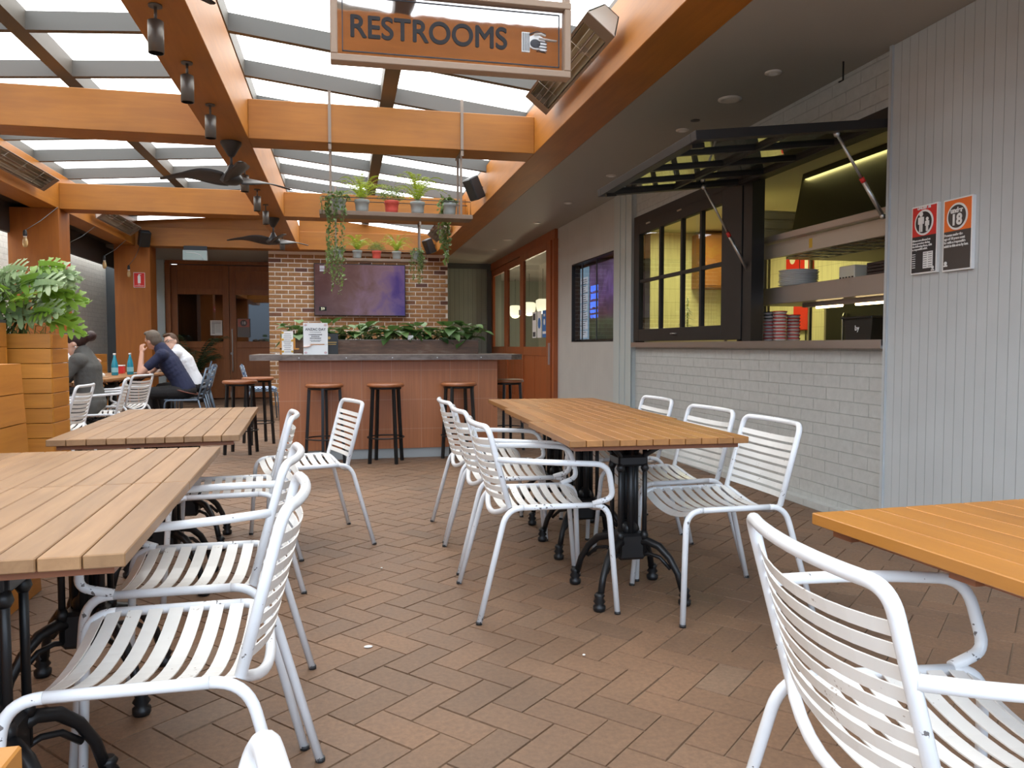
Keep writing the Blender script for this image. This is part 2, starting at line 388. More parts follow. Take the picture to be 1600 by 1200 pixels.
a_ = attr(M['brickclay']); base(M['brickclay'], mix(M['brickclay'], ramp(M['brickclay'], a_.outputs['Fac'], [(0, (.12, .048, .03)), (.22, (.17, .066, .034)), (.30, (.33, .15, .052)), (.7, (.43, .205, .07)), (1, (.54, .28, .10))]), ramp(M['brickclay'], noise(M['brickclay'], coords(M['brickclay']), 30, 4), [(.3, (.8, .8, .8)), (.7, (1.15, 1.15, 1.15))]), 1, 'MULTIPLY'))
M['mortar'] = mat('cream_mortar', (.98, .90, .78), .9)
M['bartop'] = mat('zinc_bar_top', (.16, .13, .11), .42, .4)
_m = M['bartop']; base(_m, ramp(_m, noise(_m, coords(_m, (3, 8, 8)), 2, 6, .7), [(.3, (.10, .075, .06)), (.7, (.25, .20, .17))]))
M['trough'] = mat('rusty_metal_trough', (.14, .08, .05), .5, .4)
_m = M['trough']; base(_m, ramp(_m, noise(_m, coords(_m, (2, 4, 10)), 2, 6, .7), [(.3, (.09, .06, .045)), (.55, (.17, .095, .06)), (.8, (.28, .22, .17))]))
M['kick'] = mat('grey_kickplate', (.36, .38, .38), .5, .2)
def leafm(name, dark, light, tr=.25, rough=.45):
    m = mat(name, light, rough); at = attr(m)
    base(m, ramp(m, at.outputs['Fac'], [(0, dark), (1, light)]))
    b = m.node_tree.nodes['Principled BSDF']; tl = N(m, 'ShaderNodeBsdfTranslucent'); tl.inputs[0].default_value = (*light, 1)
    mx = N(m, 'ShaderNodeMixShader'); mx.inputs[0].default_value = tr; o = m.node_tree.nodes['Material Output']
    L(m, b.outputs[0], mx.inputs[1]); L(m, tl.outputs[0], mx.inputs[2]); L(m, mx.outputs[0], o.inputs[0]); return m
M['fern'] = leafm('bright_fern_green', (.20, .32, .03), (.50, .60, .06), .4)
M['buxus'] = leafm('small_leaf_green', (.10, .17, .03), (.26, .34, .08), .25)
M['ivy'] = leafm('ivy_green', (.05, .10, .03), (.24, .32, .09), .25)
M['philo'] = leafm('pale_sage_leaf', (.15, .25, .08), (.46, .56, .33), .25, .4)
M['philog'] = leafm('fresh_green_leaf', (.12, .24, .02), (.26, .42, .05), .3, .4)
M['pothos'] = leafm('deep_pothos_leaf', (.03, .085, .022), (.13, .23, .055), .15, .5)
M['palm'] = leafm('dark_palm_leaf', (.015, .04, .015), (.06, .11, .04), .15)
M['stem'] = mat('green_brown_stem', (.13, .17, .05), .6)
M['soil'] = mat('dark_soil', (.035, .022, .015), .95)
M['potg'] = mat('grey_pot', (.36, .37, .35), .6); M['potr'] = mat('coral_red_pot', (.72, .10, .07), .5); M['potd'] = mat('dark_pot', (.07, .06, .05), .6)
M['skin'] = mat('skin', (.62, .34, .24), .5, Subsurface_Weight=0.0); M['skin2'] = mat('fair_skin', (.72, .45, .33), .5)
def cloth(name, col):
    m = mat(name, col, .85); n = noise(m, coords(m), 9, 4, .6, .8); bump(m, n, .5, .03); return m
M['navy'] = cloth('navy_polo_cloth', (.016, .020, .055)); M['whitecl'] = cloth('white_shirt_cloth', (.75, .75, .77)); M['greycl'] = cloth('grey_jersey_cloth', (.085, .082, .075))
M['trouser'] = cloth('black_trousers', (.015, .013, .013)); M['belt'] = mat('brown_leather', (.12, .03, .015), .5)
M['hairgrey'] = mat('grey_brown_hair', (.13, .10, .075), .7); M['hairdk'] = mat('dark_brown_hair', (.035, .013, .010), .5); M['hairbr'] = mat('brown_hair', (.09, .045, .022), .6); M['hairbl'] = mat('sandy_hair', (.38, .20, .09), .6)
M['shoe'] = mat('tan_leather_shoe', (.20, .06, .02), .5)
M['red'] = mat('sign_red', (.62, .025, .02), .4); M['orange'] = mat('sign_orange', (.80, .16, .02), .4); M['signblk'] = mat('sign_black', (.022, .02, .022), .4); M['signw'] = mat('sign_white', (.80, .80, .78), .4)
M['brn'] = mat('sign_dark_brown', (.06, .05, .045), .4)
M['paper'] = mat('paper', (.80, .78, .74), .7); M['ink'] = mat('ink', (.05, .05, .055), .7); M['blue'] = mat('print_blue', (.03, .16, .45), .5)
M['teal'] = mat('blue_bottle_glass', (.03, .38, .52), .12, Transmission_Weight=.35); M['plate'] = mat('white_china', (.78, .78, .76), .25)
M['redlid'] = mat('red_plastic', (.62, .035, .03), .35); M['tub'] = mat('cream_plastic_tub', (.72, .70, .58), .5)
M['bulb'] = glass('amber_bulb_glass', (1.0, .80, .45), .12); M['brass'] = mat('brass', (.45, .28, .09), .35, .9); M['ceramic'] = mat('bulb_collar', (.75, .72, .65), .4)
M['signframe'] = mat('bronze_sign_frame', (.36, .25, .17), .5, .2)
M['kblack'] = mat('kitchen_black', (.015, .014, .012), .3)

def text(body, name, size, material, parent=None, loc=(0, 0, 0), rot=(0, 0, 0), ext=.0012, off=0.0, sx=1.0, align='CENTER', space=1.0, bold=0.0):
    cu = bpy.data.curves.new(name, 'FONT'); cu.body = body; cu.size = size; cu.extrude = ext; cu.offset = off; cu.align_x = align; cu.align_y = 'CENTER'; cu.space_line = space
    t = bpy.data.objects.new(name + '_tmp', cu); COL.objects.link(t); bpy.context.view_layer.update()
    dg = bpy.context.evaluated_depsgraph_get(); me = bpy.data.meshes.new_from_object(t.evaluated_get(dg)); bpy.data.objects.remove(t); bpy.data.curves.remove(cu)
    me.name = name; me.materials.clear(); me.materials.append(material)
    for v in me.vertices: v.co.x *= sx
    if bold:
        bm = bmesh.new(); bm.from_mesh(me); src = bm.faces[:] + bm.edges[:] + bm.verts[:]
        for dx, dy in ((bold, 0), (-bold, 0), (0, bold), (0, -bold)):
            r_ = bmesh.ops.duplicate(bm, geom=src); bmesh.ops.translate(bm, verts=[g for g in r_['geom'] if isinstance(g, bmesh.types.BMVert)], vec=(dx, dy, dx * .02 + dy * .03))
        bm.to_mesh(me); bm.free()
    o = bpy.data.objects.new(name, me); COL.objects.link(o); o.location = loc; o.rotation_euler = rot
    if parent: o.parent = parent
    return o

# ================================================================ SETTING
XR, XL, ZB, ZT = 1.77, -3.64, 2.951, 3.29          # right / left beam inner faces, beam underside / top
# floor: herringbone pavers laid at 45 degrees, every paver its own bevelled top
def herring():
    mb = MB(); a = .122; ang = R(-48); ca, sa = math.cos(ang), math.sin(ang); g = .0018; ch = .0016
    def put(i0, j0, wi, wj):
        x0, x1, y0, y1 = i0 * a + g, (i0 + wi) * a - g, j0 * a + g, (j0 + wj) * a - g
        cx, cy = (x0 + x1) / 2, (y0 + y1) / 2; X, Y = cx * ca - cy * sa, cx * sa + cy * ca + 2
        if not (-5.6 < X < 3.4 and -1.6 < Y < 18.4): return
        dz = random.uniform(-.0012, .0012); t = random.uniform(-.004, .004); u = random.uniform(-.004, .004)
        vs = []
        for (px, py, z) in [(x0, y0, -.006), (x1, y0, -.006), (x1, y1, -.006), (x0, y1, -.006), (x0 + ch, y0 + ch, 0), (x1 - ch, y0 + ch, 0), (x1 - ch, y1 - ch, 0), (x0 + ch, y1 - ch, 0)]:
            zz = z + dz + (px - cx) * t + (py - cy) * u - .001
            vs.append((px * ca - py * sa, px * sa + py * ca + 2, zz))
        mb.add(vs, [(4, 5, 6, 7), (0, 1, 5, 4), (1, 2, 6, 5), (2, 3, 7, 6), (3, 0, 4, 7)])
    for j in range(-150, 150):
        for i in range(-150, 150):
            q = (i - j) % 4
            if q == 0: put(i, j, 2, 1)
            elif q == 3: put(i, j, 1, 2)
    return mb
mb = herring()
gm = MB().box(-7.2, 3.4, -1.6, 18.4, -.25, -.0055, mi=1)
mb.add(gm.v, gm.f, False, 1, .5)
struct('floor', mb, [M['paver'], M['grout']], recalc=False)

# beams
def beam(name, x0, x1, y0, y1, z0, z1, m): return struct(name, MB().box(x0, x1, y0, y1, z0, z1, ch=.004), M[m])
beam('trim_1', XR, 2.11, -1.2, 15.50, ZB, 3.40, 'beam_y')
beam('trim_2', -1.12, -.79, -1.2, 15.5, ZB, 3.40, 'beam_y')
beam('trim_3', -3.97, XL, -1.2, 15.5, ZB, 3.42, 'beam_y')
k = 4
for (y0, y1) in ((.90, 1.24), (3.14, 3.48), (7.16, 7.50), (11.34, 11.68), (15.15, 15.49)):  # first pair unseen, added as orange timber for the hanging sign's mirror
    for xa, xb in ((XL, -1.12), (-.79, XR)):
        beam('trim_%d' % k, xa, xb, y0, y1, ZB - (.0 if y0 < 15 else .0), ZT, 'beam'); k += 1
# gable infill at the far end; unseen near one added for the sign's reflection
for y0, y1, zx in ((15.2, 15.3, 0.0), (-.80, -.70, .35)):
    g = MB(); g.prism([(XL, ZT), (-1.12, ZT), (-1.12, 3.60 + zx), (XL, 3.40 + zx)], 'y', y0, y1); g.prism([(-.79, ZT), (XR, ZT), (XR, 3.30 + zx), (-.79, 3.60 + zx)], 'y', y0, y1)
    struct('trim_%d' % k, g, M['beam']); k += 1
# roof frame: ridge trims, purlins, rafters, opal sheet
def zr(x): return 3.63 - (x + .86) * .117 if x > -.95 else 3.60 + (x + 1.05) * .070
rf = MB()
for (xa, xb) in ((-.98, -.86), (1.80, 1.92), (.37, .50), (-1.17, -1.05), (-3.80, -3.70), (-2.42, -2.30)):
    za, zb = zr(xa), zr(xb)
    rf.prism([(xa, za), (xb, zb), (xb, zb + .15), (xa, za + .15)], 'y', -1.1, 15.6, var=.5)
for i in range(-7, 9):
    y = 7.62 + 1.03 * i
    if not -1 < y < 15.6: continue
    for xa, xb in ((-.86, 1.85), (-3.75, -1.05)):
        za, zb = zr(xa + .001), zr(xb)
        rf.prism([(xa, za), (xb, zb), (xb, zb + .14), (xa, za + .14)], 'y', y - .03, y + .03, var=.5)
struct('trim_%d' % k, rf, M['framegrey']); k += 1
sh = MB()
for xa, xb in ((-.99, 2.2), (-4.1, -1.0)):
    za, zb = zr(xa + .05) + .16, zr(xb) + .16
    sh.add([(xa, -1.1, za), (xb, -1.1, zb), (xb, 14.2 if xa < -2 else 15.6, zb), (xa, 14.2 if xa < -2 else 15.6, za)], [(0, 1, 2, 3)])
so = struct('ceiling_1', sh, M['sheet'])
# a dark tinted last bay of roof at the far left
struct('ceiling_2', MB().prism([(-4.1, zr(-4.1) + .16), (-1.0, zr(-1.0) + .16), (-1.0, zr(-1.0) + .19), (-4.1, zr(-4.1) + .19)], 'y', 14.2, 15.6), mat('navy_blind', (.03, .05, .13), .6))
# soffit right, ceiling over left aisle and rear
struct('ceiling', MB().box(2.11, 7.0, -1.2, 21.4, ZB, 3.05), M['soffit'])
struct('ceiling_3', MB().box(-4.28, -3.97, -1.2, 17.6, 3.0, 3.08), M['fascia'])
struct('ceiling_4', MB().box(-4.6, 2.11, 15.5, 18.4, 2.951, 3.05), M['soffit'])
# dark bulkhead along the left aisle
struct('trim_%d' % k, MB().box(-4.28, -4.22, 2.0, 17.4, 2.62, 3.0), M['fascia']); k += 1
struct('wall_left', MB().box(-5.05, -4.85, -1.2, 17.75, 0, 3.0), M['wbrick'])

# posts
def post(x0, x1, y0, y1):
    global k
    struct('trim_%d' % k, MB().box(x0, x1, y0, y1, 0, ZB, ch=.004), M['post']); k += 1
post(-4.25, XL, 11.30, 11.72); post(-4.0, -3.40, 15.15, 15.62); post(-4.25, XL, 3.1, 3.5); post(-4.25, XL, 7.12, 7.5)

# right-hand wall
struct('wall_right', MB().box(3.25, 3.40, -1.4, 4.17, 0, ZB).box(3.235, 3.25, 4.145, 4.17, 0, ZB), M['clad'])
wb = MB().box(3.285, 3.45, 4.17, 8.42, 0, 1.15).box(3.285, 3.45, 4.17, 8.42, 2.55, ZB).box(3.285, 3.45, 8.40, 8.48, 1.15, 2.55)
struct('wall_brick', wb, M['pbrick'])
struct('wall_panel', MB().box(3.25, 3.45, 9.03, 11.62, 0, 1.20).box(3.25, 3.45, 9.03, 11.62, 2.32, ZB).box(3.25, 3.45, 9.03, 9.08, 1.2, 2.32).box(3.25, 3.45, 10.88, 11.62, 1.2, 2.32).box(3.43, 3.5, 9.03, 11.6, 1.2, 2.32), M['clad2'])
pg = MB().box(3.235, 3.45, 8.42, 9.03, 0, ZB)
for y in (8.42, 8.62, 8.80): pg.box(3.225, 3.24, y, y + .03, 0, ZB)
struct('trim_%d' % k, pg, M['trimgrey']); k += 1
struct('baseboard_right', MB().box(3.22, 3.285, 4.17, 8.42, 0, .05), M['pbrick'])
# header and jamb over the folding doors
struct('trim_%d' % k, MB().box(3.20, 3.34, 11.62, 17.0, 2.80, ZB).box(3.18, 3.34, 11.60, 11.70, 0, 2.80), M['bifold']); k += 1
# rear walls
struct('wall_rear_right', MB().box(2.0, 3.45, 17.0, 17.15, 0, ZB), M['cladg'])
struct('trim_%d' % k, MB().box(3.12, 3.24, 16.94, 17.0, 0, ZB).box(2.05, 3.24, 16.95, 17.0, 0, .15).box(2.05, 3.24, 16.93, 17.0, 2.84, ZB), M['darkgrey']); k += 1
struct('wall_rear_left', MB().box(-7.1, -3.65, 17.75, 17.9, 0, ZB), M['darkgrey'])
struct('trim_%d' % k, MB().box(-3.87, -3.66, 17.5, 17.75, 0, ZB), M['trimgrey']); k += 1
struct('trim_%d' % k, MB().box(-3.66, -1.0, 17.6, 17.75, 2.88, ZB).box(-3.66, -3.56, 17.56, 17.75, 0, 2.9), M['door']); k += 1
# face-brick wall, bricks as relief on a mortar bed
bw = MB().box(-1.38, 2.05, 15.50, 15.62, 0, ZB, mi=1); bw.box(-1.38, 2.05, 15.62, 18.2, 0, ZB, mi=1)
row = 0; z = .004
while z < ZB - .05:
    x = -1.38 - (.12 if row % 2 else 0)
    while x < 2.05:
        xa, xb = max(x, -1.38), min(x + .226, 2.05)
        if xb - xa > .03: bw.box(xa, xb, 15.488, 15.502, z, z + .066, mi=0)
        x += .243
    z += .0855; row += 1
struct('wall_feature_brick', bw, [M['brickclay'], M['mortar']])

# rear timber doors (a pair with glazed middle and solid panels)
def rear_door(n, x0, x1, hx, hl):
    d = bpy.data.objects.new('door_%d' % n, None); COL.objects.link(d); d['kind'] = 'structure'; d.location = (0, 0, 0)
    y0, y1 = 17.62, 17.68; st = .13
    f = MB().box(x0, x0 + st, y0, y1, .02, 2.86, ch=.004).box(x1 - st, x1, y0, y1, .02, 2.86, ch=.004)
    for za, zb in ((.02, .22), (1.10, 1.24), (2.24, 2.36), (2.76, 2.86)): f.box(x0 + st, x1 - st, y0, y1, za, zb, ch=.004)
    f.build('door_frame', M['door'], d)
    p = MB().box(x0 + st, x1 - st, y0 + .02, y1 - .01, .22, 1.10).box(x0 + st, x1 - st, y0 + .02, y1 - .01, 2.36, 2.76); p.build('door_panel', M['door'], d)
    MB().box(x0 + st, x1 - st, y0 + .025, y0 + .033, 1.24, 2.24).build('door_glass', M['glass_d'], d)
    if hx:
        h = MB().tube(fillet([(hx, y0, 1.50), (hx, y0 - .07, 1.50), (hx, y0 - .07, .60), (hx, y0, .60)], .02), .014, 10); h.build('door_handle', M['screw'], d)
        MB().cyl((hx - .02, y0 - .01, .98), .03, .012, 14, Matrix.Rotation(R(90), 4, 'X')).build('door_lock', M['screw'], d)
    return d
rear_door(1, -3.56, -2.395, None, 0); rear_door(2, -2.385, -1.20, -2.33, 0)
# dim room behind the rear doors and behind the folding doors
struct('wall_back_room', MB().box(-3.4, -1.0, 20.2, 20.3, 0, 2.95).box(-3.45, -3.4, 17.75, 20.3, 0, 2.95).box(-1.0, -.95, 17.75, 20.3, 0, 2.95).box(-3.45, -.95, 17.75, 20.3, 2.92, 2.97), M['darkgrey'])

# folding cedar doors on the right: three leaves
def fold_leaf(n, y0, y1, x, xo=0.0, lock=False, st=.16):
    d = bpy.data.objects.new('door_%d' % n, None); COL.objects.link(d); d['kind'] = 'structure'
    ln = y1 - y0; T = Matrix.Translation((x, y0, 0)) @ Matrix.Rotation(math.atan2(-xo, ln), 4, 'Z')
    f = MB()
    for a, b in ((0, st), (ln - st, ln)): f.box(0, .05, a, b, .02, 2.79, M=T, ch=.004)
    for za, zb in ((.02, .2), (.98, 1.13), (2.66, 2.79)): f.box(0, .05, st, ln - st, za, zb, M=T, ch=.004)
    f.box(.01, .04, ln / 2 - .02, ln / 2 + .02, .2, .98, M=T); f.build('door_frame', M['bifold'], d)
    MB().box(.015, .035, st, ln - st, .2, .98, M=T).build('door_panel', M['bifold'], d)
    MB().box(.02, .028, st, ln - st, 1.13, 2.66, M=T).build('door_glass', M['glass'], d)
    if lock:
        MB().cbox((-.012, .05, 1.02), (.02, .03, .34), M=None).build('door_bolt', M['screw'], d).matrix_world = T
        MB().cbox((-.012, ln - .05, 1.75), (.03, .05, .10)).build('door_hinge', M['screw'], d).matrix_world = T
    return d
fold_leaf(3, 11.72, 13.86, 3.16, .0, True, .27); fold_leaf(4, 13.9, 15.4, 3.22, .0); fold_leaf(5, 15.42, 16.93, 3.22, .0)
# inside room behind folding doors
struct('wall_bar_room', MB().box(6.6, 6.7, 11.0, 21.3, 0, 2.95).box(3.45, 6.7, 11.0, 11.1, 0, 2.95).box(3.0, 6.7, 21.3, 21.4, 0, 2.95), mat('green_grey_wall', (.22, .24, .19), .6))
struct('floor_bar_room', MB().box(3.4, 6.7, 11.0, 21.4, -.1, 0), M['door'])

# ================================================================ SERVERY WINDOW
t = thing('window_sill', 'long stainless steel servery sill below the black kitchen windows', 'sill', (3.28, 6.2, 1.15))
MB().box(-.055, .42, -2.03, 2.2, .0, .035).build('sill_top', M['steel'], t)
MB().box(-.06, -.045, -2.03, 2.2, -.018, .037).build('front_edge', M['steel'], t)
# fixed frame and central post
wf = MB().box(3.25, 3.36, 5.78, 5.92, 1.187, 2.5).box(3.25, 3.36, 4.17, 8.4, 2.50, 2.60).box(3.25, 3.36, 8.34, 8.40, 1.187, 2.5)
wf.box(3.26, 3.35, 4.17, 4.20, 1.187, 2.5)
struct('trim_frame', wf, M['winframe'])
# folded-shut multi-pane window on the left
d = bpy.data.objects.new('window_1', None); COL.objects.link(d); d['kind'] = 'structure'
f = MB().box(3.24, 3.30, 8.22, 8.34, 1.20, 2.50, ch=.003).box(3.24, 3.30, 5.93, 6.28, 1.20, 2.50, ch=.003).box(3.24, 3.30, 6.28, 8.22, 1.20, 1.33, ch=.003).box(3.24, 3.30, 6.28, 8.22, 2.39, 2.50, ch=.003)
f.build('window_frame', M['winframe'], d)
g = MB()
for y in (7.66, 7.13, 6.71): g.box(3.25, 3.29, y - .02, y + .02, 1.33, 2.39)
g.box(3.252, 3.288, 6.28, 8.22, 1.85, 1.885); g.build('glazing_bar', M['winframe'], d)
MB().box(3.268, 3.273, 6.28, 8.22, 1.33, 2.39).build('window_pane', M['glass'], d)
h = MB().tube([(3.24, 7.28, 1.27), (3.21, 7.28, 1.27), (3.21, 7.20, 1.27), (3.24, 7.20, 1.27)], .007, 8); h.build('window_handle', M['screw'], d)
MB().box(3.23, 3.245, 7.9, 8.0, 2.47, 2.485).box(3.23, 3.245, 7.1, 7.2, 2.47, 2.485).build('window_hinge', M['screw'], d)
# top-hung awning window pushed out flat, hinge at x = 3.25, z = 2.5
aw = bpy.data.objects.new('window_2', None); COL.objects.link(aw); aw['kind'] = 'structure'; aw.location = (3.25, 4.18, 2.50)
aw.rotation_euler = (0, R(-7.2), 0)   # local -x runs outwards
# droop: outer edge lower
aw.rotation_euler = (0, R(-6.6), 0)
LW, LY = 1.27, 1.76
f = MB().box(-LW, 0, 0, .07, -.025, .03, ch=.003).box(-LW, 0, LY - .07, LY, -.025, .03, ch=.003).box(-LW, -LW + .08, .07, LY - .07, -.025, .03, ch=.003).box(-.08, 0, .07, LY - .07, -.025, .03, ch=.003)
f.build('window_frame', M['winframe'], aw)
g = MB()
for q in (1, 2, 3): g.box(-LW + .08, -.08, LY * q / 4 - .018, LY * q / 4 + .018, -.02, .022)
g.box(-LW / 2 - .018, -LW / 2 + .018, .07, LY - .07, -.02, .022); g.build('glazing_bar', M['winframe'], aw)
MB().box(-LW + .08, -.08, .07, LY - .07, .0, .005).build('window_pane', M['glass_t'], aw)
MB().box(-LW + .02, -LW + .10, .10, .13, -.05, -.02).box(-LW + .02, -LW + .10, LY - .15, LY - .12, -.05, -.02).build('window_catch', M['kblack'], aw)
MIN = aw.matrix_world if False else Matrix.Translation((3.25, 4.18, 2.50)) @ Euler((0, R(-6.6), 0)).to_matrix().to_4x4()
def strut(p0, p1, lab):
    t = thing('gas_strut', lab, 'gas strut', p0, 0, 'gas struts of the open awning window')
    a = Vector((0, 0, 0)); b = Vector(p1) - Vector(p0); mid = a.lerp(b, .55)
    MB().tube([a, mid], .009, 10).build('rod', M['screw'], t)
    MB().tube([mid, b], .014, 12).build('cylinder_body', M['screw'], t)
    MB().tube([a.lerp(b, .53), a.lerp(b, .58)], .0155, 12).build('collar', M['red'], t)
    MB().ell(a, (.02, .02, .02)).ell(b, (.02, .02, .02)).build('end_fitting', M['screw'], t)
strut((2.86, 5.86, 2.43), (3.27, 5.87, 1.76), 'steel gas strut at the far side of the propped window, nearest the middle post')
strut((2.93, 4.23, 2.43), (3.27, 4.24, 1.95), 'steel gas strut at the near side of the propped window, beside the ribbed wall')

# ================================================================ KITCHEN
struct('wall_kitchen', MB().box(6.2, 6.3, 1.8, 11.0, 0, 2.95).box(3.5, 6.3, 10.93, 10.99, 0, 2.95).box(3.45, 6.3, 3.0, 3.1, 0, 2.95), M['ktile'])
struct('ceiling_kitchen', MB().box(3.45, 6.3, 3.0, 10.99, 2.84, 2.94), mat('cream_ceiling', (.62, .58, .42), .7))
struct('floor_kitchen', MB().box(3.45, 6.3, 3.0, 10.99, -.1, 0), mat('kitchen_floor', (.12, .11, .10), .6))
t = thing('serving_gantry', 'two-tier stainless steel serving gantry with glowing heat lamps in the open servery window', 'shelf', (3.72, 5.15, 1.187))
MB().box(-.30, .30, -1.3, .89, .30, .315).box(-.305, -.29, -1.3, .89, .30, .43).box(-.30, .30, -1.3, .89, .418, .432).build('lower_shelf', M['steel'], t)
MB().box(-.33, .30, -1.3, .89, .80, .85, ch=.003).build('upper_shelf', M['steel'], t)
MB().box(-.27, -.25, -1.3, .78, .68, .795).build('upper_fascia', M['steel_w'], t)
g = MB()
for i in range(12): g.box(-.24, .27, -1.3 + i * .18, -1.28 + i * .18, .70, .71)
for i in range(6): g.box(-.24 + i * .1, -.23 + i * .1, -1.3, .8, .70, .705)
g.build('wire_rack', M['screw'], t)
for y in (.85, -1.27): 
    for x in (-.25,): MB().box(x - .015, x + .015, y - .015, y + .015, 0, .80).build('support_post', M['steel_w'], t)
MB().box(-.12, -.06, -1.0, .45, .268, .30).build('lamp_housing', M['steel'], t)
for i in range(3): MB().tube([(-.09, .30 - i * .48, .262), (-.09, -.02 - i * .48, .262)], .010, 8).build('heat_lamp', M['lamp'], t)
MB().box(-.272, -.268, .10, .14, .70, .77).build('yellow_sticker', mat('yellow_sticker', (.75, .50, .05), .6), t)

ORD = ['bottom', 'second from the bottom', 'third from the bottom', 'fourth from the bottom', 'fifth from the bottom', 'sixth from the bottom', 'seventh from the bottom', 'eighth from the bottom', 'ninth from the bottom', 'topmost']
def plate_mesh(r):
    return MB().lathe([(r * .45, 0), (r * .5, .004), (r * .97, .016), (r, .019), (r * .96, .021), (r * .5, .009), (0.001, .008)], n=28, capt=False)
pl = plate_mesh(.155).build('plate', M['plate'])
for i in range(9):
    o = pl if i == 0 else pl.copy()
    if i: COL.objects.link(o)
    o.location = (3.60 + .003 * math.sin(i * 2), 5.66 + .003 * math.cos(i * 3), 1.187 + .433 + .0145 * i)
    tag(o, 'white round plate on the steel shelf, ' + (ORD[i] if i < 8 else 'topmost') + ' in its stack', 'plate', 'white plates stacked on the gantry')
def cont(name, matl, rimm, r, h, loc, lab, grp, cat='container'):
    t = thing(name, lab, cat, loc, 0, grp)
    MB().lathe([(r * .82, 0), (r * .97, h * .78)], n=20).build('tub', rimm, t)
    MB().lathe([(r, h * .74), (r, h), (r * .9, h + .001)], n=20).build('lid', matl, t); return t
clr = mat('translucent_plastic', (.55, .50, .46), .3)
for s_, (x, y, n, nm) in enumerate(((3.52, 5.79, 9, 'near right'), (3.52, 5.935, 9, 'near left'), (3.66, 5.82, 8, 'rear right'))):
    for i in range(n):
        blk = s_ == 1 and i > 5
        cont('takeaway_tub', M['kblack'] if blk else M['redlid'], clr, .058, .026, (x, y, 1.187 + .0275 * i), '%s-lidded takeaway tub, %s of the %s stack under the gantry' % ('dark' if blk else 'red', ORD[i] if i < n - 1 else 'topmost', nm), 'takeaway tubs stacked on the servery bench')
for i in range(4):
    t = thing('storage_tray', 'cream plastic storage tray, %s of the pile behind the gantry' % (ORD[i] if i < 3 else 'topmost'), 'tray', (4.6, 7.85, 2.20 + i * .098), 0, 'cream storage trays')
    MB().box(-.22, .22, -.30, .30, 0, .075, ch=.006).build('tray_body', M['tub'], t); MB().box(-.235, .235, -.315, .315, .072, .09, ch=.004).build('rim', M['tub'], t)
t = thing('storage_shelf', 'high steel shelf carrying the cream storage trays', 'shelf', (4.6, 7.85, 0))
MB().box(-.3, .3, -.45, .45, 2.16, 2.20).build('shelf_board', M['steel'], t)
for sx in (-.27, .27):
    for sy in (-.42, .42): MB().box(sx - .015, sx + .015, sy - .015, sy + .015, 0, 2.16).build('leg', M['steel'], t)
t = thing('range_hood', 'large dark range hood hanging above the serving gantry', 'range hood', (4.75, 4.7, 2.0))
MB().prism([(-.45, .05), (.75, .05), (.75, .84), (-.30, .84)], 'y', -1.4, 2.25).build('hood_body', mat('hood_dark_steel', (.075, .07, .05), .35, .5), t)
MB().box(-.47, .75, -1.4, 2.25, 0, .05).build('hood_lip', M['steel_d'], t)
t = thing('combi_oven', 'tall dark glass-fronted oven behind the servery bench', 'oven', (5.62, 7.2, 0))
MB().box(-.30, .45, -.75, .65, 0.0, 1.75, ch=.01).build('oven_body', M['steel'], t)
MB().box(-.32, -.30, -.70, .58, .75, 1.70, ch=.004).build('oven_door', M['kblack'], t)
MB().tube([(-.34, .22, .8), (-.36, .22, .85), (-.36, .22, 1.45), (-.34, .22, 1.5)], .012, 8).build('handle', M['screw'], t)
t = thing('black_crate', 'black plastic crate on the servery bench beside the ribbed wall', 'crate', (3.55, 4.62, 1.187))
b = MB().prism([(-.13, 0), (.13, 0), (.15, .15), (-.15, .15)], 'x', -.16, .16, M=Matrix.Translation((0, 0, 0))); b.build('crate_body', M['kblack'], t)
MB().box(-.18, .18, -.165, .165, .145, .16, ch=.003).build('rim', M['kblack'], t)
text('by', 'lettering', .05, M['signw'], t, (-.166, 0.0, .08), (R(90), 0, R(-90)))
t = thing('fire_blanket', 'red fire blanket pouch hanging on the cream kitchen tiles', 'fire blanket', (6.19, 9.60, 1.64))
MB().box(-.05, 0, -.17, .17, -.28, .22, ch=.01).build('pouch', M['red'], t)
MB().box(-.03, -.02, -.12, -.09, -.48, -.27).box(-.03, -.02, .09, .12, -.52, -.27).build('pull_tab', M['kblack'], t)
t = thing('fire_sign', 'red fire blanket sign on the kitchen tiles, left one of the pair', 'sign', (6.19, 9.87, 2.28), 0)
MB().box(-.01, 0, -.16, .16, -.16, .20).build('plate', M['red'], t); MB().cyl((-.012, .0, .08), .07, .004, 14, Matrix.Rotation(R(90), 4, 'Y')).build('symbol', M['signw'], t)
MB().box(-.014, -.009, -.15, .15, -.22, -.165).build('caption_strip', M['signw'], t)
t = thing('fire_sign', 'red fire extinguisher sign on the kitchen tiles, right one of the pair', 'sign', (6.19, 9.53, 2.27), 0)
MB().box(-.01, 0, -.15, .15, -.2, .22).build('plate', M['red'], t); MB().box(-.014, -.009, -.04, .04, -.1, .17, ch=.002).build('symbol', M['signw'], t)
MB().box(-.014, -.009, -.13, .13, -.18, -.13).build('caption_strip', M['signw'], t)
for i in range(5):
    o = MB().box(-.14, .14, -.22, .22, 0, .022, ch=.004).build('baking_tray', mat('dark_tray', (.035, .02, .018), .4) if i == 0 else bpy.data.materials['dark_tray'])
    o.location = (3.75, 4.62, 1.62 + .0225 * i); tag(o, 'dark metal tray on the steel shelf, %s in its stack' % (ORD[i] if i < 4 else 'topmost'), 'tray', 'dark trays stacked on the gantry')
t = thing('food_container', 'pale ribbed container beside the dark trays on the gantry', 'container', (3.70, 5.02, 1.62))
MB().box(-.12, .12, -.09, .09, 0, .11, ch=.006).build('body', M['tub'], t); g = MB()
for i in range(5): g.box(-.125, -.118, -.08 + i * .035, -.065 + i * .035, 0, .03)
g.build('foot_slot', M['kblack'], t)
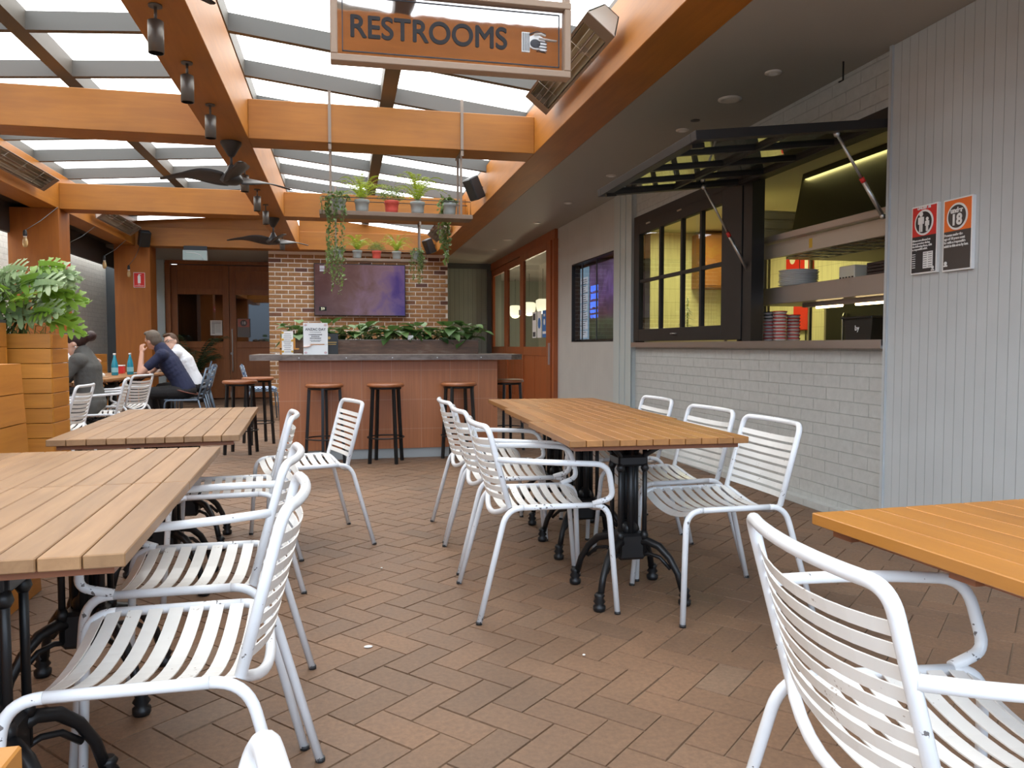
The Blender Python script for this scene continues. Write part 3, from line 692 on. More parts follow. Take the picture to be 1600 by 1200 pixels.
t = thing('sauce_bottle', 'amber squat jar standing on the dark trays', 'jar', (3.75, 4.70, 1.735))
MB().lathe([(.05, 0), (.055, .02), (.05, .06), (.03, .075)], n=16).build('jar_body', mat('amber_sauce', (.35, .17, .03), .3), t); MB().cyl((0, 0, .075), .03, .02).build('lid', M['brass'], t)
o = MB().ell((0, 0, .03), (.07, .10, .03)).build('bread_bun', mat('orange_crust', (.65, .20, .04), .6)); o.location = (3.75, 4.50, 1.735); tag(o, 'orange-brown bun on the dark trays', 'bread')
t = thing('pepper_grinder', 'black squat grinder on the sill by the middle window post', 'grinder', (3.32, 6.05, 1.187))
MB().lathe([(.04, 0), (.045, .05), (.035, .15), (.04, .22), (.02, .25)], n=16).build('body', M['kblack'], t)
# things seen through the closed window
t = thing('kitchen_bench', 'stainless bench inside the kitchen behind the closed window', 'bench', (5.0, 10.5, 0))
MB().box(-.9, .9, -.35, .4, 1.20, 1.25).build('bench_top', M['steel'], t); MB().box(-.85, .85, -.3, .38, 0, 1.2).build('cabinet_body', M['steel_d'], t)
for i, (x, l) in enumerate(((4.32, 'left white bowl on the bench behind the closed window'), (4.62, 'right white bowl on the bench behind the closed window'))):
    o = MB().lathe([(.05, 0), (.12, .09), (.13, .15), (.12, .15), (.045, .01)], n=20, capt=False).build('bowl', M['plate']); o.location = (x, 10.3, 1.25); tag(o, l, 'bowl', 'white bowls on the kitchen bench')
t = thing('foil_tree', 'small silvery tree-shaped ornament on the kitchen bench', 'ornament', (4.85, 10.4, 1.25))
b = MB()
for i in range(60):
    a = random.random() * 6.28; z = .06 + .5 * random.random(); r = (.60 - z) * .33
    b.tube([(0, 0, z + .05), (r * math.cos(a), r * math.sin(a), z)], [.008, .003], 5)
b.build('foliage', mat('silver_grey_leaf', (.45, .48, .42), .5), t); MB().cyl((0, 0, 0), .012, .58).build('stem', M['stem'], t)
t = thing('wall_cabinet', 'timber-brown cupboard high on the kitchen wall', 'cabinet', (5.65, 10.72, 2.0), -90)
MB().box(-.2, .2, -.5, .52, 0, .8, ch=.005).build('cabinet_body', mat('cupboard_brown', (.30, .12, .04), .5), t)
MB().box(.2, .215, -.48, .0, .03, .77).build('door', bpy.data.materials['cupboard_brown'], t); MB().box(.2, .215, .02, .50, .03, .77).build('door', bpy.data.materials['cupboard_brown'], t)

# ================================================================ RIGHT WALL: SIGNS, MENU BOX, DOWNLIGHTS
RW = (R(90), 0, R(-90))
def wallsign(lab, y0, y1, z0, z1, topm, botm, cat='sign'):
    t = thing('wall_sign', lab, cat, (3.238, (y0 + y1) / 2, (z0 + z1) / 2)); w_, h_ = (y1 - y0) / 2, (z1 - z0) / 2
    MB().box(-.008, .012, -w_, w_, -h_, h_).build('backing_board', M['signw'], t)
    MB().box(-.010, -.0075, -w_ + .008, w_ - .008, .02, h_ - .008).build('upper_panel', topm, t)
    MB().box(-.010, -.0075, -w_ + .008, w_ - .008, -h_ + .008, .02).build('lower_panel', botm, t)
    MB().lathe([(.072, 0), (.072, .002)], (-.010, 0, .095), 32, Matrix.Rotation(R(-90), 4, 'Y')).build('ring', M['signw'], t)
    MB().lathe([(.061, 0), (.061, .002)], (-.0125, 0, .095), 32, Matrix.Rotation(R(-90), 4, 'Y')).build('disc', botm, t)
    return t
t = wallsign('red and black notice with adult and child symbol, left one on the ribbed wall', 3.738, 3.937, 1.56, 1.947, M['red'], M['signblk'])
text('UNDER 18', 'lettering', .022, M['signw'], t, (-.0125, 0, .178), RW, off=.0008)
p = MB()
for y, s_ in ((.018, 1.0), (-.030, .68)):
    zb = .045
    p.cyl((-.0165, y, zb + .098 * s_), .012 * s_ + .002, .002, 14, Matrix.Rotation(R(90), 4, 'Y'))
    p.box(-.0165, -.0145, y - .013 * s_, y + .013 * s_, zb + .042 * s_, zb + .083 * s_); p.box(-.0165, -.0145, y - .022 * s_, y - .015 * s_, zb + .042 * s_, zb + .081 * s_); p.box(-.0165, -.0145, y + .015 * s_, y + .022 * s_, zb + .042 * s_, zb + .081 * s_)
    p.box(-.0165, -.0145, y - .012 * s_, y - .002 * s_, zb - .002, zb + .044 * s_); p.box(-.0165, -.0145, y + .002 * s_, y + .012 * s_, zb - .002, zb + .044 * s_)
p.build('family_symbol', M['signw'], t)
text('Minors are allowed on\nthese premises during\nthe following times, with\na responsible adult.', 'lettering', .0165, M['signw'], t, (-.0125, .085, -.028), RW, off=.0004, align='LEFT', sx=.92)
g = MB()
for c in range(2): g.box(-.0125, -.010, -.048 - c * 0 + (-.025 if c else .012) , -.012 + (-.022 if c else .012) + 0, -.165, -.072)
g.build('times_table', M['signw'], t)
g = MB()
for i in range(7):
    for c in range(2): yb = (-.046 if c else -.008) ; g.box(-.0135, -.0122, yb - .022, yb + .004, -.082 - i * .0125, -.079 - i * .0125)
g.build('times_print', M['ink'], t)
g = MB()
for i in range(7): g.box(-.0125, -.010, .062, .085, -.082 - i * .0125, -.078 - i * .0125)
g.build('row_marks', M['signw'], t)
MB().cyl((-.0105, -.075, -.165), .009, .002, 12, Matrix.Rotation(R(-90), 4, 'Y')).box(-.0125, -.010, -.086, -.064, -.182, -.176).build('crest', M['signw'], t)
t = wallsign('orange and charcoal under 18 notice, right one on the ribbed wall', 3.492, 3.694, 1.555, 1.943, M['orange'], M['brn'])
text('under', 'lettering', .040, M['signw'], t, (-.0155, 0, .127), RW, off=.0012, sx=.9); text('18', 'lettering', .080, M['signw'], t, (-.0155, 0, .075), RW, off=.003, sx=.95)
text('Persons under the\nage of 18 years must\nbe with a responsible\nadult in this area by law.', 'lettering', .0195, M['signw'], t, (-.0125, .086, -.030), RW, off=.0005, align='LEFT', sx=.88)
MB().cyl((-.0105, .075, -.150), .010, .002, 12, Matrix.Rotation(R(-90), 4, 'Y')).box(-.0125, -.010, .062, .088, -.168, -.160).build('crest', M['signw'], t)

t = thing('menu_case', 'recessed glass-fronted menu case in the pale wall beside the folding doors', 'menu case', (3.33, 9.98, 1.76))
MB().box(.06, .09, -.90, .90, -.55, .555).build('back_panel', M['kblack'], t)
MB().box(-.075, .06, -.90, .90, .545, .56).box(-.075, .06, -.90, .90, -.56, -.548).box(-.075, .06, -.905, -.895, -.55, .55).box(-.075, .06, .895, .905, -.55, .55).build('case_frame', M['winframe'], t)
mp = emit('menu_print', (.13, .22, .30), 1.0)  # emission added to brighten the paper menu, no lamp behind it
MB().box(.045, .055, .48, .87, -.52, .50).build('menu_sheet', mp, t)
g = MB(); z = .36
for i, (h, wd) in enumerate(((.10, .34), (.10, .34), (.12, .34), (.10, .30), (.10, .32), (.13, .33), (.10, .30))):
    g.box(.040, .046, .675 - wd / 2, .675 + wd / 2, z - h, z); z -= h + .018
g.build('menu_panel', emit('menu_pale_print', (.30, .33, .38), 1.0), t)
g = MB()
for i in range(26):
    zz = .33 - i * .031; y = .675 + random.uniform(-.05, .05); wv = random.uniform(.05, .13); g.box(.036, .041, y - wv, y + wv, zz - .009, zz)
g.build('menu_print_lines', M['ink'], t)
refl = bpy.data.materials.new('painted_reflection_glow'); refl.use_nodes = True; b_ = refl.node_tree.nodes['Principled BSDF']; b_.inputs['Base Color'].default_value = (.02, .015, .02, 1)  # painted glow imitating the television's purple reflection in the case glass
tcn = coords(refl); s_ = N(refl, 'ShaderNodeSeparateXYZ'); L(refl, tcn, s_.inputs[0]); mrn = N(refl, 'ShaderNodeMapRange'); mrn.inputs['From Min'].default_value = -.55; mrn.inputs['From Max'].default_value = .55; L(refl, s_.outputs['Z'], mrn.inputs['Value'])
c_ = ramp(refl, mrn.outputs[0], [(0, (.012, .022, .012)), (.25, (.03, .04, .02)), (.33, (.05, .022, .03)), (.6, (.055, .03, .09)), (.85, (.07, .045, .10)), (1, (.01, .008, .01))])
c_ = mix(refl, c_, ramp(refl, noise(refl, coords(refl, (1, 2, 2)), 3, 3), [(.3, (.4, .4, .4)), (.7, (1.2, 1.2, 1.2))]), 1, 'MULTIPLY'); L(refl, c_, b_.inputs['Emission Color']); b_.inputs['Emission Strength'].default_value = 2.0
MB().box(.045, .055, -.87, .43, -.52, .50).build('reflection_panel', refl, t)
bl = emit('blue_neon_writing', (.06, .16, .75), 1.6)
g = MB(); rl = random.Random(9)
for z, h_ in ((.17, .09), (.06, .09), (-.05, .09), (-.14, .05), (-.21, .05)):
    y = .06
    while y < .38: q_ = rl.uniform(.012, .03); g.box(.038, .044, y, y + q_, z - h_ / 2 * rl.uniform(.6, 1), z + h_ / 2); y += q_ + rl.uniform(.008, .03)
g.build('neon_marks', bl, t)
g = MB()
for y in (.455, -.17): g.box(-.06, -.045, y - .008, y + .008, -.54, .54)
g.build('glass_joint', M['darkgrey'], t); MB().box(-.05, -.045, -.89, .89, -.54, .54).build('glass_front', glass('case_glass', (.9, .9, .9), .0, ior=1.12), t)

def rnd(name, lab, cat, x, y, r, m, grp, inner=None):
    t = thing(name, lab, cat, (x, y, ZB), 0, grp)
    MB().lathe([(r, 0), (r, -.006), (r * .75, -.012)], n=26, capb=False, capt=True).build('trim_ring', m, t)
    MB().cyl((0, 0, -.013), r * .55, .002, 20).build('lens', inner or M['signw'], t); return t
G = 'recessed lights in the grey soffit'
for y, l in ((4.72, 'nearest round recessed downlight in the grey soffit, by the ribbed wall'), (6.12, 'round downlight in the grey soffit right beside the open awning window'), (7.89, 'round downlight in the soffit above the closed kitchen window'), (9.5, 'round downlight in the soffit above the menu case'), (11.12, 'small downlight in the soffit above the near end of the folding doors'), (14.36, 'farthest small downlight in the soffit, above the folding doors')):
    rnd('downlight', l, 'downlight', 2.79, y, .055, M['downlight'], G)
rnd('ceiling_speaker', 'wide round ceiling speaker grille in the soffit, larger than the downlights', 'speaker', 2.78, 5.29, .085, M['downlight'], None, M['downlight'])
rnd('ceiling_speaker', 'wide round ceiling speaker grille in the soffit above the far folding doors', 'speaker', 2.75, 13.0, .085, M['downlight'], None, M['downlight'])
o = MB().cyl((0, 0, -.004), .038, .005, 20).build('ceiling_opening', M['kblack']); o.location = (2.77, 5.84, ZB); tag(o, 'small black round hole in the soffit beside a downlight', 'ceiling opening')
o = MB().tube([(0, 0, .12), (0, 0, 0), (-.03, 0, -.015)], .006, 6).build('ceiling_hook', M['kblack']); o.location = (3.10, 4.45, 2.84); o = tag(o, 'short black wire hook hanging from the soffit above the awning window', 'hook'); bpy.data.objects['ceiling_hook'].location = (3.12, 4.45, 2.835)
# notices on the folding doors
for y, lab, m1, m2 in ((12.80, 'white and black sticker on the cedar door glass, left of three', M['signw'], M['ink']), (12.45, 'white sticker with blue disc on the cedar door glass, middle of three', M['signw'], M['blue']), (12.12, 'blue sticker on the cedar door glass, right of three', M['blue'], M['signw'])):
    t = thing('door_sticker', lab, 'sticker', (3.172, y, 1.50), 0, 'stickers on the folding door')
    MB().box(-.004, 0, -.13, .13, -.22, .22).build('sticker_sheet', m1, t)
    if y == 12.80: MB().box(-.006, -.003, -.09, .09, .08, .19).box(-.006, -.003, -.09, .09, -.2, -.12).build('print', m2, t)
    elif y == 12.45: MB().cyl((-.003, 0, .02), .09, .003, 20, Matrix.Rotation(R(-90), 4, 'Y')).build('print', m2, t)
    else: MB().box(-.006, -.003, -.10, .10, -.16, -.12).cyl((-.003, 0, .03), .05, .003, 16, Matrix.Rotation(R(-90), 4, 'Y')).box(-.006, -.003, -.04, .04, .12, .16).build('print', m2, t)
for (x, y, l) in ((4.2, 18.95, 'left'), (4.2, 17.45, 'middle'), (4.2, 16.2, 'right')):
    t = thing('pendant_lamp', 'glowing opal pendant lamp inside behind the cedar doors, %s of three' % l, 'lamp', (x, y, 2.0), 0, 'pendant lamps behind the folding doors')
    MB().lathe([(.001, -.17), (.07, -.155), (.125, -.10), (.15, 0), (.15, .12), (.10, .15)], n=24).build('globe', M['globe'], t); MB().tube([(0, 0, .15), (0, 0, .8)], .006, 6).build('cord', M['kblack'], t)
    pl_ = bpy.data.lights.new('pendant_light', 'POINT'); pl_.energy = 26; pl_.color = (1, .85, .6); pl_.shadow_soft_size = .2; po_ = bpy.data.objects.new('pendant_light', pl_); COL.objects.link(po_); po_.parent = t; po_.location = (0, 0, -.42)

# ================================================================ CHAIRS
def make_chair(arms, name='metal_chair'):
    t = thing(name, 'x', 'chair')
    RR = .0125
    for s in (-1, 1):
        path = fillet([(-.31, s * .282, .0), (-.185, s * .247, .47), (.262, s * .247, .468), (.292, s * .285, 0)], .072, 8)
        h = len(path) // 2
        ia, ib = 9, len(path) - 10
        for seg, sx, sy in ((path[:ia + 1], -.31, s * .282), (path[ib:], .292, s * .285)):
            lg = MB().tube(seg, RR, 12).build('leg', M['white'], t); MB().cyl((sx, sy, 0), .0135, .012, 12).build('foot_cap', M['blackm'], lg)
        MB().tube([path[ia], path[ia].lerp(path[ib], .33), path[ia].lerp(path[ib], .66), path[ib]], RR, 12).build('seat_rail', M['white'], t)
        if arms:
            q = fillet([(-.222, s * .238, .675), (-.10, s * .272, .668), (.06, s * .292, .660), (.245, s * .287, .648), (.276, s * .264, .500), (.190, s * .249, .474)], [0, .08, .09, .06, .035, 0], 6)
            MB().tube(q, RR, 12).build('armrest', M['white'], t)
    # backrest loop: posts + bowed top + dipped bottom rail
    def bow(y, a): return a * (1 - (y / .235) ** 2)
    loop = [(-.172, -.235, .475), (-.262, -.235, .77)]
    top = [(-.262 - bow(y, .032), y, .811) for y in (-.15, -.12, -.08, -.04, 0, .04, .08, .12, .15)]
    ctrl = [(-.172, -.235, .475), (-.235, -.235, .711), (-.262, -.235, .811)] + top + [(-.262, .235, .811), (-.235, .235, .711), (-.172, .235, .475)]
    rad_ = [0, 0, .055] + [.01] * len(top) + [.055, 0, 0]
    pts = fillet(ctrl, rad_, 8)
    bot = [Vector((-.172 - bow(y, .035), y, .475 - bow(y, .062))) for y in [.235 - .047 * k for k in range(1, 10)]]
    MB().tube(pts + bot, RR, 12, closed=True).build('backrest_frame', M['white'], t)
    sl = MB()
    for i in range(8):
        z = .512 + i * .0335; xp = -.172 - (z - .475) / .30 * .078
        P_ = []; Nn = []
        for k in range(11):
            y = -.230 + .046 * k; b = (1 - (y / .23) ** 2); P_.append((xp - .040 * b, y, z - .012 * b)); Nn.append((1, -y * .35, .28))
        sl.strip(P_, Nn, .0235, .003)
    sl.build('backrest_slats', M['cream'], t)
    st = MB()
    for i in range(9):
        x = (-.155 + i * .0495) if i < 8 else .231; P_ = []; Nn = []; ze = {7: .472, 8: .458}.get(i, .474)
        for k in range(11):
            y = -.240 + .048 * k; b = (1 - (y / .24) ** 2); P_.append((x, y, ze - .042 * b)); Nn.append(({7: .12, 8: .55}.get(i, 0), -y * .35, 1))
        st.strip(P_, Nn, .034, .003)
    st.build('seat_slats', M['cream'], t)
    return t
CH0 = make_chair(False); CH1 = make_chair(True, 'metal_armchair')
used = {0: False, 1: False}
def chair(arm, x, y, rz, lab, grp):
    src = CH1 if arm else CH0
    if not used[arm]: o = src; used[arm] = True; o.location = (x, y, 0); o.rotation_euler = (0, 0, R(rz)); o['label'] = lab; o['group'] = grp
    else: o = copy_tree(src, None, (x, y, 0), rz, lab, grp)
    return o
GM, GR, GL, GW = 'white chairs left of the middle tables', 'white chairs right of the middle tables', 'white chairs at the left-hand tables', 'white chairs near the diners'
chair(1, .845, 3.385, 0, 'white slatted metal armchair nearest on the left side of the middle table row', GM)
chair(1, .865, 4.09, 0, 'white slatted armchair second along the left side of the middle table row', GM)
chair(0, .870, 4.735, 1, 'white slatted metal chair farthest along the left side of the middle table row', GM)
chair(0, 1.635, 3.18, 180, 'white armless slatted chair nearest on the right side of the middle table row', GR)
chair(0, 1.665, 3.82, 183, 'white slatted chair second along the right side of the middle table row', GR)
chair(0, 1.69, 4.62, 180, 'white slatted chair farthest along the right side, by the grey brick wall', GR)
chair(0, -.208, 4.70, 194.5, 'lone white slatted chair standing in the aisle in front of the bar stools', 'white chairs in the aisle')
chair(0, -.385, 1.875, 180, 'large white armless chair in the left foreground, its seat half under the long table', GL)
chair(1, -.43, 2.515, 180, 'white slatted armchair tucked directly behind the foreground chair on the left', GL)
chair(0, -.52, 3.93, 184, 'white slatted chair pulled up to the far pair of left-hand tables', GL)
chair(1, 1.03, 1.14, -6, 'large white slatted armchair in the right foreground seen from behind', 'white chairs in the right foreground')
chair(0, -.335, .465, 180, 'white chair of which only the rounded top corner shows at the bottom edge', GL)
chair(1, -2.42, 7.23, 180, 'white armchair with its back to us beside the tall timber planter', GW)
chair(1, -2.43, 8.50, 192, 'white armchair under the woman in the grey top', GW)
chair(1, -2.50, 9.62, 166, 'empty white armchair between the woman in grey and the man in navy', GW)

# blue-grey bistro chairs
def make_bistro(pattern):
    t = thing('bistro_chair', 'x', 'chair'); m = M['bluegrey']
    for s in (-1, 1):
        MB().tube([(-.30, s * .22, 0), (-.19, s * .2, .45)], .011, 8).build('leg', m, t)
        MB().tube(fillet([(.24, s * .22, 0), (.21, s * .2, .45), (-.19, s * .2, .45)], .05, 5), .011, 8).build('leg', m, t)
        MB().tube([(-.18, s * .19, .45), (-.29, s * .17, .86)], .011, 8).build('back_post', m, t)
    b = MB()
    for z in (.62, .70, .78, .86): x = -.18 - (z - .45) / .41 * .11; b.box(x - .008, x + .008, -.17, .17, z - .022, z + .004)
    b.build('backrest', m, t)
    q = MB()
    for i in range(7): q.box(-.17 + i * .058, -.13 + i * .058, -.2, .2, .452, .466)
    q.build('seat', m, t)
    if pattern:
        pm = bpy.data.materials.get('blue_white_cushion') or mat('blue_white_cushion', (.5, .6, .7), .8)
        if not pm.get('done'):
            ck = N(pm, 'ShaderNodeTexChecker'); ck.inputs['Scale'].default_value = 38; ck.inputs['Color1'].default_value = (.62, .68, .72, 1); ck.inputs['Color2'].default_value = (.06, .12, .26, 1)
            L(pm, coords(pm, (1, 1, .6)), ck.inputs['Vector']); base(pm, ck.outputs['Color']); pm['done'] = 1
        MB().box(-.19, .21, -.19, .19, .468, .51, ch=.012).build('seat_cushion', pm, t)
        MB().box(-.025, .025, -.17, .17, 0, .36, M=Matrix.Translation((-.20, 0, .50)) @ Matrix.Rotation(R(-15), 4, 'Y'), ch=.012).build('back_cushion', pm, t)
    return t
b0 = make_bistro(False); b0.location = (-2.02, 10.75, 0); b0.rotation_euler = (0, 0, R(180)); b0['label'] = 'blue-grey slatted bistro chair under the man in the navy polo'
GB = 'blue-grey bistro chairs by the rear doors'; b0['group'] = GB
copy_tree(b0, None, (-2.14, 12.0, 0), 180, 'blue-grey bistro chair under the man in the white shirt', GB)
copy_tree(b0, None, (-2.70, 15.3, 0), 190, 'empty blue-grey bistro chair in front of the potted palm', GB)
c0 = make_bistro(True); c0.location = (-1.25, 12.6, 0); c0.rotation_euler = (0, 0, R(10)); c0['label'] = 'blue chair with patterned cushions behind the bar stools'; c0['group'] = GB
copy_tree(c0, None, (-2.26, 12.8, 0), 182, 'blue chair with patterned cushions just behind the man in the white shirt', GB)

# ================================================================ TABLES
def foot_set(t, zt):
    b = MB(); b.cbox((0, 0, .235), (.13, .13, .12), ch=.012); b.ell((0, 0, .31), (.045, .045, .04))
    b.cbox((0, 0, zt - .11), (.14, .14, .05), ch=.01)
    for a in range(4):
        q = R(45 + 90 * a); b.lathe([(.011, .2), (.011, zt - .04)], (.082 * math.cos(q), .082 * math.sin(q), 0), 10)
        q = R(90 * a); b.lathe([(.016, .2), (.016, zt - .04)], (.033 * math.cos(q), .033 * math.sin(q), 0), 10)
        q = R(45 + 90 * a); b.tube([(.05 * math.cos(q), .05 * math.sin(q), zt - .13), (.09 * math.cos(q), .09 * math.sin(q), zt - .08), (.17 * math.cos(q), .17 * math.sin(q), zt - .03)], .012, 8)
        for r0 in (.082,): b.lathe([(.017, .27), (.019, .29), (.012, .31)], (r0 * math.cos(q), r0 * math.sin(q), 0), 10)
        b.lathe([(.012, zt - .16), (.02, zt - .145), (.012, zt - .12)], (.082 * math.cos(q), .082 * math.sin(q), 0), 10)
    b.build('pedestal', M['black'], t)
    for a in range(4):
        q = R(45 + 90 * a); c, s = math.cos(q), math.sin(q); f = MB()
        P_ = [(.05, .25), (.10, .262), (.155, .245), (.205, .20), (.245, .135), (.268, .06)]
        f.tube([(r * c, r * s, z) for r, z in P_], [.020, .019, .018, .016, .015, .015], 10)
        P2 = [(.05, .19), (.11, .205), (.16, .195), (.21, .15)]
        f.tube([(r * c, r * s, z) for r, z in P2], .009, 8)
        f.lathe([(.024, 0), (.028, .008), (.028, .022), (.018, .03), (.027, .042), (.018, .056), (.024, .068), (.015, .08)], (.278 * c, .278 * s, 0), 14)
        f.build('leg', M['black'], t)
def make_table(w, l, n, wm, zt=.76, joint=.003):
    t = thing('slatted_table', 'x', 'table')
    b = MB(); bw_ = w / n
    for i in range(n): b.box(-w / 2 + i * bw_ + joint / 2, -w / 2 + (i + 1) * bw_ - joint / 2, -l / 2, l / 2, zt - .027, zt, ch=.0022)
    b.build('tabletop', wm, t)
    u = MB(); 
    for y in (-l / 2 + .04, l / 2 - .10, -.03): u.box(-w / 2 + .03, w / 2 - .03, y, y + .06, zt - .048, zt - .028)
    for x in (-w / 2 + .05, w / 2 - .11): u.box(x, x + .06, -l / 2 + .1, l / 2 - .1, zt - .047, zt - .0285)
    u.build('under_frame', M['under'], t); foot_set(t, zt - .03); return t
def place_table(src, first, x, y, rz, lab, grp):
    o = src if first else copy_tree(src)
    o.location = (x, y, 0); o.rotation_euler = (0, 0, R(rz)); o['label'] = lab; o['group'] = grp; return o
TM = make_table(.775, .80, 11, M['table_m'], .77)
a0 = -8.5 * 0
G = 'oiled timber tables in the middle row'
place_table(TM, 1, 1.275, 3.345, -1.5, 'brown slatted table at the near end of the middle row of three', G)
place_table(TM, 0, 1.325, 4.17, -1.5, 'brown slatted table in the centre of the middle row of three', G)
place_table(TM, 0, 1.375, 4.98, -1.5, 'brown slatted table at the far end of the middle row of three', G)
TL = make_table(.76, .795, 10, M['table_l'])
G = 'weathered timber tables on the left'
place_table(TL, 1, -.80, 1.945, 2.3, 'weathered slatted table in the left foreground, at the near end of its pair', G)
place_table(TL, 0, -.832, 2.745, 2.3, 'weathered slatted table in the left foreground, at the far end of its pair', G)
place_table(TL, 0, -.848, 3.93, 3, 'weathered slatted table beside the tall planter, nearer of the far pair', G)
place_table(TL, 0, -.892, 4.735, 3, 'weathered slatted table beside the tall planter, farther of the far pair', G)
TR = make_table(.78, .80, 9, M['table_r'])
place_table(TR, 1, 1.475, 1.225, 3, 'honey-coloured slatted table cut off by the right edge', 'honey timber tables')
place_table(TR, 0, -.70, .425, 0, 'honey-coloured table whose corner shows at the bottom left', 'honey timber tables')
G = 'tables where the diners sit'
place_table(TM, 0, -3.13, 8.3, -5, 'brown table in front of the woman in grey', G)
place_table(TM, 0, -3.06, 9.12, -5, 'brown table carrying the blue water bottles', G)
place_table(TM, 0, -2.98, 9.94, -5, 'brown table between the bottles and the man in navy', G)
place_table(TM, 0, -2.9, 10.76, -5, 'brown table on which the man in navy leans', G)
place_table(TM, 0, -2.84, 11.58, -5, 'brown table beyond the man in navy, in front of the man in white', G)

# ================================================================ BAR
t = thing('bar_counter', 'long terracotta-tiled bar counter with a grey metal top', 'bar counter', (.47, 8.25, 0), .8)
MB().box(-1.10, 1.10, -.30, .45, .10, 1.005).build('tiled_body', M['tilebar'], t)
MB().box(-1.07, 1.07, -.28, .42, 0, .10).build('kickplate', M['kick'], t)
MB().prism([(-1.36, -.44), (1.22, -.44), (1.36, -.32), (1.36, .62), (-1.36, .62)], 'z', 1.005, 1.06).build('counter_top', M['bartop'], t)
g = MB()
for x in (-.9, -.45, 0, .45, .9): g.cyl((x, -.441, 1.03), .006, .004, 8, Matrix.Rotation(R(90), 4, 'X'))
g.build('edge_screws', M['screw'], t)
t = thing('planter_trough', 'long rusty metal planter trough along the back of the bar top', 'planter', (.47, 8.62, 1.06), .8)
MB().box(-1.0, 1.0, -.10, -.085, 0, .145).box(-1.0, 1.0, .10, .115, 0, .145).box(-1.0, -.985, -.085, .10, 0, .145).box(.985, 1.0, -.085, .10, 0, .145).box(-.985, .985, -.085, .10, 0, .01).build('trough_body', M['trough'], t)
MB().box(-1.01, 1.01, -.11, -.085, .145, .155).build('rim', M['bartop'], t); MB().box(-.985, .985, -.085, .10, .01, .125).build('soil', M['soil'], t)
o = MB().box(-.13, .13, -.11, .11, 0, .006, ch=.002).build('place_mat', M['signw']); o.location = (-.55, 8.28, 1.06); tag(o, 'thin pale board lying on the left end of the bar top', 'board')
# menus and card on the bar
t = thing('menu_card', 'tall narrow white menu card on a timber stand at the left end of the bar', 'menu', (-.55, 8.12, 1.06))
MB().box(-.055, .055, -.02, -.012, .0, .235).build('card', M['paper'], t)
MB().box(-.075, .11, -.012, .006, .05, .065).box(-.075, -.045, -.012, .006, 0, .17).box(.05, .075, -.012, .006, .065, .17).build('stand', M['planter'], t)
g = MB()
for i, wd in enumerate((.03, .035, .04, .03, .035, .03, .04, .03, .035, .03)): g.box(-wd, wd, -.0215, -.02, .205 - i * .02, .209 - i * .02)
g.build('print_lines', M['ink'], t)
fl = MB()
for x, z in ((-.045, .22), (-.045, .15), (.046, .14), (-.045, .03), (.045, .03)): fl.ell((x, -.021, z), (.012, .002, .012), nu=10, nv=6)
fl.build('flower_print', mat('yellow_flower_print', (.55, .33, .05), .7), t)
t = thing('poster_card', 'large white event card standing on the bar top', 'card', (-.27, 7.95, 1.06))
MB().box(-.118, .118, -.003, .003, 0, .315).build('card', M['signw'], t)
text('ANZAC DAY', 'lettering', .034, M['ink'], t, (0, -.0045, .250), (R(90), 0, 0), ext=.0006, off=.0008)
g = MB(); rl = random.Random(4)
for wd, z, h_ in ((.055, .223, .005), (.065, .199, .010), (.040, .181, .010), (.055, .163, .010), (.055, .143, .006), (.045, .132, .006)):
    x = -wd
    while x < wd: q_ = rl.uniform(.004, .011); g.box(x, min(wd, x + q_), -.0045, -.003, z - h_ / 2, z + h_ / 2); x += q_ + .003
g.build('small_print', M['ink'], t)
MB().tube([(-.118, -.006, .075), (-.07, -.006, .08), (-.04, -.006, .088)], [.024, .018, .008], 10, flat=.2).tube([(-.06, -.006, .10), (-.03, -.006, .095)], .006, 8, flat=.3).build('hand_print', M['skin2'], t)
MB().box(-.05, .085, -.006, -.003, .098, .106).build('stick_print', M['planter'], t)
g = MB()
for x in (-.095, .095):
    for z in (.02, .295): g.ell((x, -.0035, z), (.015, .001, .013), nu=8, nv=5)
g.build('corner_print', mat('pale_pink_print', (.62, .45, .45), .7), t)
t = thing('table_number', 'small black and gold card standing in front of the trough beside the event card', 'card', (-.115, 8.30, 1.06)); MB().box(-.06, .06, -.004, .004, 0, .215).build('card', M['kblack'], t)
MB().cyl((-.03, -.004, .17), .015, .002, 12, Matrix.Rotation(R(90), 4, 'X')).box(-.045, .045, -.007, -.004, .12, .128).box(-.04, .04, -.007, -.004, .10, .107).build('gold_print', M['brass'], t)
o = MB().box(-.03, .03, -.003, .003, 0, .045).build('plant_tag', M['signw']); o.location = (.715, 8.50, 1.215); tag(o, 'tiny white tag clipped on the rim of the metal trough', 'tag')

